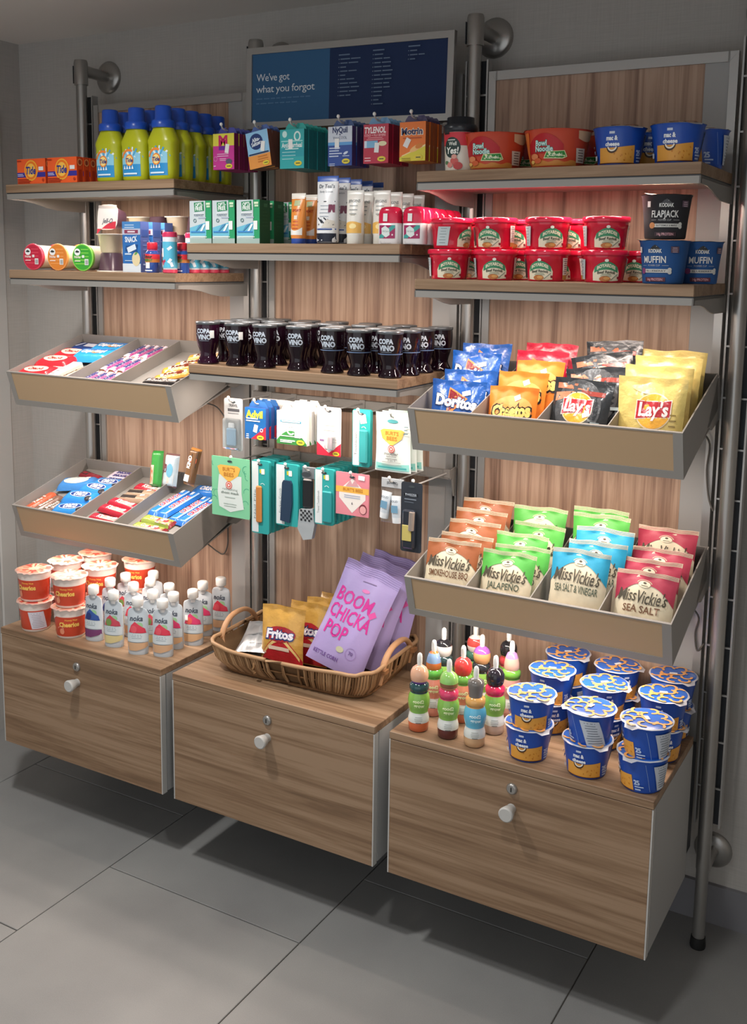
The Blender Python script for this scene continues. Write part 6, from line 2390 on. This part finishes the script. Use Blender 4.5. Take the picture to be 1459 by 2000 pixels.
def dec_frit(d, W, H):
    d.band(lambda u: H * .02, lambda u: H * .52 - 16 * u * u + .10 * u, -W * .5, W * .5, '#b3242c', 18, 7)
    d.lay().band(lambda u: H * .44 - 16 * u * u + .1 * u, lambda u: H * .50 - 16 * u * u + .1 * u, -W * .45, W * .45, '#e0c07a', 14, 1)
    d.lay().ell(.002, H * .56, W * .36, H * .13, '#a3222c', 20, 2, ang=.05)
    d.lay().txt('Fritos', .0, H * .56, H * .145, '#20386f', w=W * .70, bold=.11, shear=.1, ang=.05)
    d.lay().txt('Fritos', .0, H * .565, H * .135, '#e9e6ee', w=W * .66, bold=.045, shear=.1, ang=.05)
    d.rect(-W * .24, W * .26, H * .30, H * .36, '#e2c9b4', 6, 1)
    d.rect(-W * .40, -W * .30, H * .22, H * .25, '#d9b9a4', 2, 1)


kf = K3('#c89a4a', dec_frit, .128, .158, .040, (41, 42), wr=1.2)
for i, (x, y, rz, le, lb) in enumerate(((-.062, -.066, .10, .10, 'front one with full lettering'), (-.018, -.016, .02, .16, 'second from the front, leaning back'), (.004, .030, .05, .2, 'third from the front'), (.012, .074, .0, .26, 'rearmost'))):
    p = bw(x, y, .012)
    kf[i % 2].put(p, 'gold and red corn chip bag in the wicker basket, %s' % lb, 'gold and red corn chip bags', rot=(-le, .0, rz))
ksv = K_bag(.110, .150, .040, '#b9bcbe', lambda d, W, H: (d.band(lambda u: H * .40, lambda u: H * .46 + .2 * u, -W * .4, W * .4, '#8d9194', 8, 1), d.rect(-W * .2, W * .2, H * .2, H * .24, '#9da1a4', 3, 1)), 47, 'metal', 2.2)
ksv.put(bw(-.132, -.085, .038), 'silver snack bag lying flat at the left end of the wicker basket', rot=(-PI / 2 + .25, 0, .35))
kp = None


def dec_boom(d, W, H):
    mg = '#c92f8f'
    d.txt('BOOM', -W * .08, H * .665, H * .125, mg, w=W * .66, bold=.02, ang=-.06)
    d.txt('CHICKA', -W * .04, H * .505, H * .125, mg, w=W * .78, bold=.02, ang=-.06)
    d.txt('POP', -W * .17, H * .345, H * .125, mg, w=W * .42, bold=.02, ang=-.06)
    d.ell(W * .02, H * .775, W * .07, H * .018, '#d678b4', 12, 1)
    d.arc(W * .22, H * .20, W * .088, W * .095, 0, 6.28, '#9a7fb8', 18)
    d.txt('70', W * .22, H * .205, H * .032, '#6f548f', bold=.02)
    d.ell(W * .02, H * .20, W * .07, H * .028, '#b9b89a', 14, 1)
    d.txt('KETTLE CORN', -W * .18, H * .10, H * .035, '#6f4f94', w=W * .46, bold=.02)
    d.quad(W * .30, H * .60, W * .12, H * .05, .8, '#d9539f')
    d.rect(-W * .1, W * .14, H * .855, H * .862, '#7f6a94', 3, 1)


def dec_boomside(d, W, H):
    dec_boom(d, W, H)


kpp = [K_bag(.158, .272, .050, '#a695c6', dec_boom, s, 'satin', 1.2, .10, backc='#9384b4') for s in (51, 53)]
for i, (x, y, rz, le, ty, lb) in enumerate(((.086, -.060, .12, .36, .30, 'front one with full lettering'), (.104, .016, .10, .28, .26, 'second from the front'), (.135, .090, .02, .13, .20, 'rearmost against the panel'))):
    kpp[i % 2].put(bw(x, y, (.033, .029, .025)[i]), 'lavender popcorn bag with magenta lettering in the wicker basket, %s' % lb, 'lavender popcorn bags', rot=(-le, ty, rz))


# ================================================================== RIGHT CABINET TOP
def g2g_build(lab, juice, ring, knob, kshape):
    def f(root):
        prof = [(.0195, 0), (.0225, .002), (.0230, .012), (.0240, .022), (.0240, .030), (.0215, .040), (.0205, .044), (.0225, .052), (.0248, .062), (.0250, .072), (.0235, .082), (.0200, .090), (.0180, .094)]
        cl = [juice, juice, juice, '#d3d6d0', '#d6d9d4', '#d6d9d4', lab, lab, lab, lab, lab, ring]
        MB().lathe(prof, 28, cl).build('bottle', 'gloss', root)
        d = Decal(cyl(interp([(z, r) for r, z in prof])), .0006)
        d.txt('good2', -.001, .0745, .0075, '#e3efb9' if lab != '#5fb0cf' else '#d6eef2', w=.026, bold=.03, arc=.001)
        d.txt('grow', .001, .0645, .0080, '#e3efb9' if lab != '#5fb0cf' else '#d6eef2', w=.024, bold=.03)
        d.lines(0, .036, .022, 3, .004, .0014, '#a9ada8', 3)
        d.rect(-.006, .006, .0225, .0240, '#5f6462', 2, 1)
        d.build('label', 'print', root)
        MB().lathe([(.0185, .093), (.0215, .095), (.0222, .101), (.0215, .108), (.0170, .112)], 24, ring).build('collar', 'gloss', root)
        if kshape == 0:
            pr = [(.0150, .111), (.0195, .118), (.0210, .128), (.0200, .138), (.0160, .146), (.0090, .151), (.0060, .152)]
        elif kshape == 1:
            pr = [(.0150, .111), (.0155, .120), (.0170, .132), (.0185, .140), (.0175, .147), (.0100, .152), (.0060, .153)]
        else:
            pr = [(.0165, .111), (.0185, .116), (.0175, .128), (.0150, .140), (.0110, .150), (.0060, .154)]
        MB().lathe(pr, 24, knob).build('topper', 'gloss', root)
        MB().lathe([(.0058, .150), (.0056, .156), (.0062, .160), (.0060, .172), (.0048, .178), (.0022, .1805), (.0001, .181)], 14, '#e6e6e2').build('spout', 'plastic', root)
    return f


G1, G2 = '#7fb04e', '#5fb0cf'
gb = [(1.327, .046, G1, '#c9643c', '#24484a', ['#7a4fa0'] + ['#d9a88a'] * 5, 0, 'dark teal collar and purple topped rounded topper, front left'),
      (1.400, .048, G1, '#5a2a28', '#cf3f66', ['#c9876a', '#8a5a40', '#8fc46a', '#8fc46a', '#8fc46a', '#8fc46a'], 0, 'pink collar and light green topper, second in the front row'),
      (1.468, .042, G2, '#c9a27a', '#d9a45e', '#6f6a66', 1, 'blue label and slim grey topper, third in the front row'),
      (1.480, .122, G1, '#b9a294', '#cf3058', '#26222a', 0, 'crimson collar and black topper, behind the blue-labelled one'),
      (1.318, .136, '#d98a78', '#cf8a78', '#5fae4a', ['#c9743c', '#c9743c', '#7f9fc4', '#7f9fc4', '#c9743c', '#c9743c'], 2, 'green collar and orange and blue topper, second row left'),
      (1.302, .222, G1, '#c97a60', '#2c4446', ['#e2e2e0', '#e2e2e0', '#e2e2e0', '#26262a', '#26262a', '#26262a'], 0, 'dark collar and black and white topper, back row left'),
      (1.356, .288, G1, '#c97a60', '#3c6a5a', ['#e2dcd6', '#e2dcd6', '#c9504a', '#c9504a', '#e2dcd6', '#e2dcd6'], 0, 'green collar and white and red topper, rearmost in the middle'),
      (1.400, .228, G1, '#c97a60', '#2c3036', ['#d9a574', '#d9a574', '#d9a574', '#9a5ab0', '#9a5ab0', '#9a5ab0'], 0, 'black collar and tan and violet topper, back row middle'),
      (1.392, .140, '#d9886a', '#cf7a58', '#6fb04c', '#c83a38', 0, 'green collar and bright red topper, second row middle'),
      (1.440, .296, G1, '#c97a60', '#d24a54', ['#c9804a', '#26262a', '#26262a', '#26262a', '#26262a', '#26262a'], 0, 'red collar and mostly black topper, rearmost on the right'),
      (1.476, .228, '#d99a90', '#cf9a90', '#7cc24e', ['#d9b4a4', '#d9b4a4', '#d9b4a4', '#b98ac4', '#b98ac4', '#e2e2e0'], 2, 'lime collar and pale violet topper, back row right')]
for x, y, lab, ju, ring, knob, ks, lb in gb:
    Kind('juice_bottle', 'bottle', g2g_build(lab, ju, ring, knob, ks)).put((x, y, ZT), 'toddler juice bottle with ' + lb, 'toddler juice bottles', rz=.45)

ms = [(1.588, .058, 'front left'), (1.720, .054, 'front centre'), (1.836, .056, 'front right corner'), (1.580, .205, 'left, second row'), (1.576, .322, 'left, back row'),
      (1.700, .308, 'centre, back row'), (1.706, .190, 'centre, second row'), (1.832, .202, 'right edge, second row'), (1.824, .318, 'right edge, back row')]
mr = [(.35, .45), (.25, -1.75), (-.9, -1.0), (.9, .2), (-.7, .5), (.8, 1.0), (1.3, .8), (.9, .35), (.6, .3)]
for (x, y, lb), (r0, r1) in zip(ms, mr):
    for t, rz in ((0, r0), (1, r1)):
        KM.put((x + (.004 if t else 0), y, ZT + .0684 * t), 'blue macaroni cup, %s of the stack at the %s of the cabinet' % (('bottom', 'top')[t], lb), 'stacked blue macaroni cups', rz=rz)
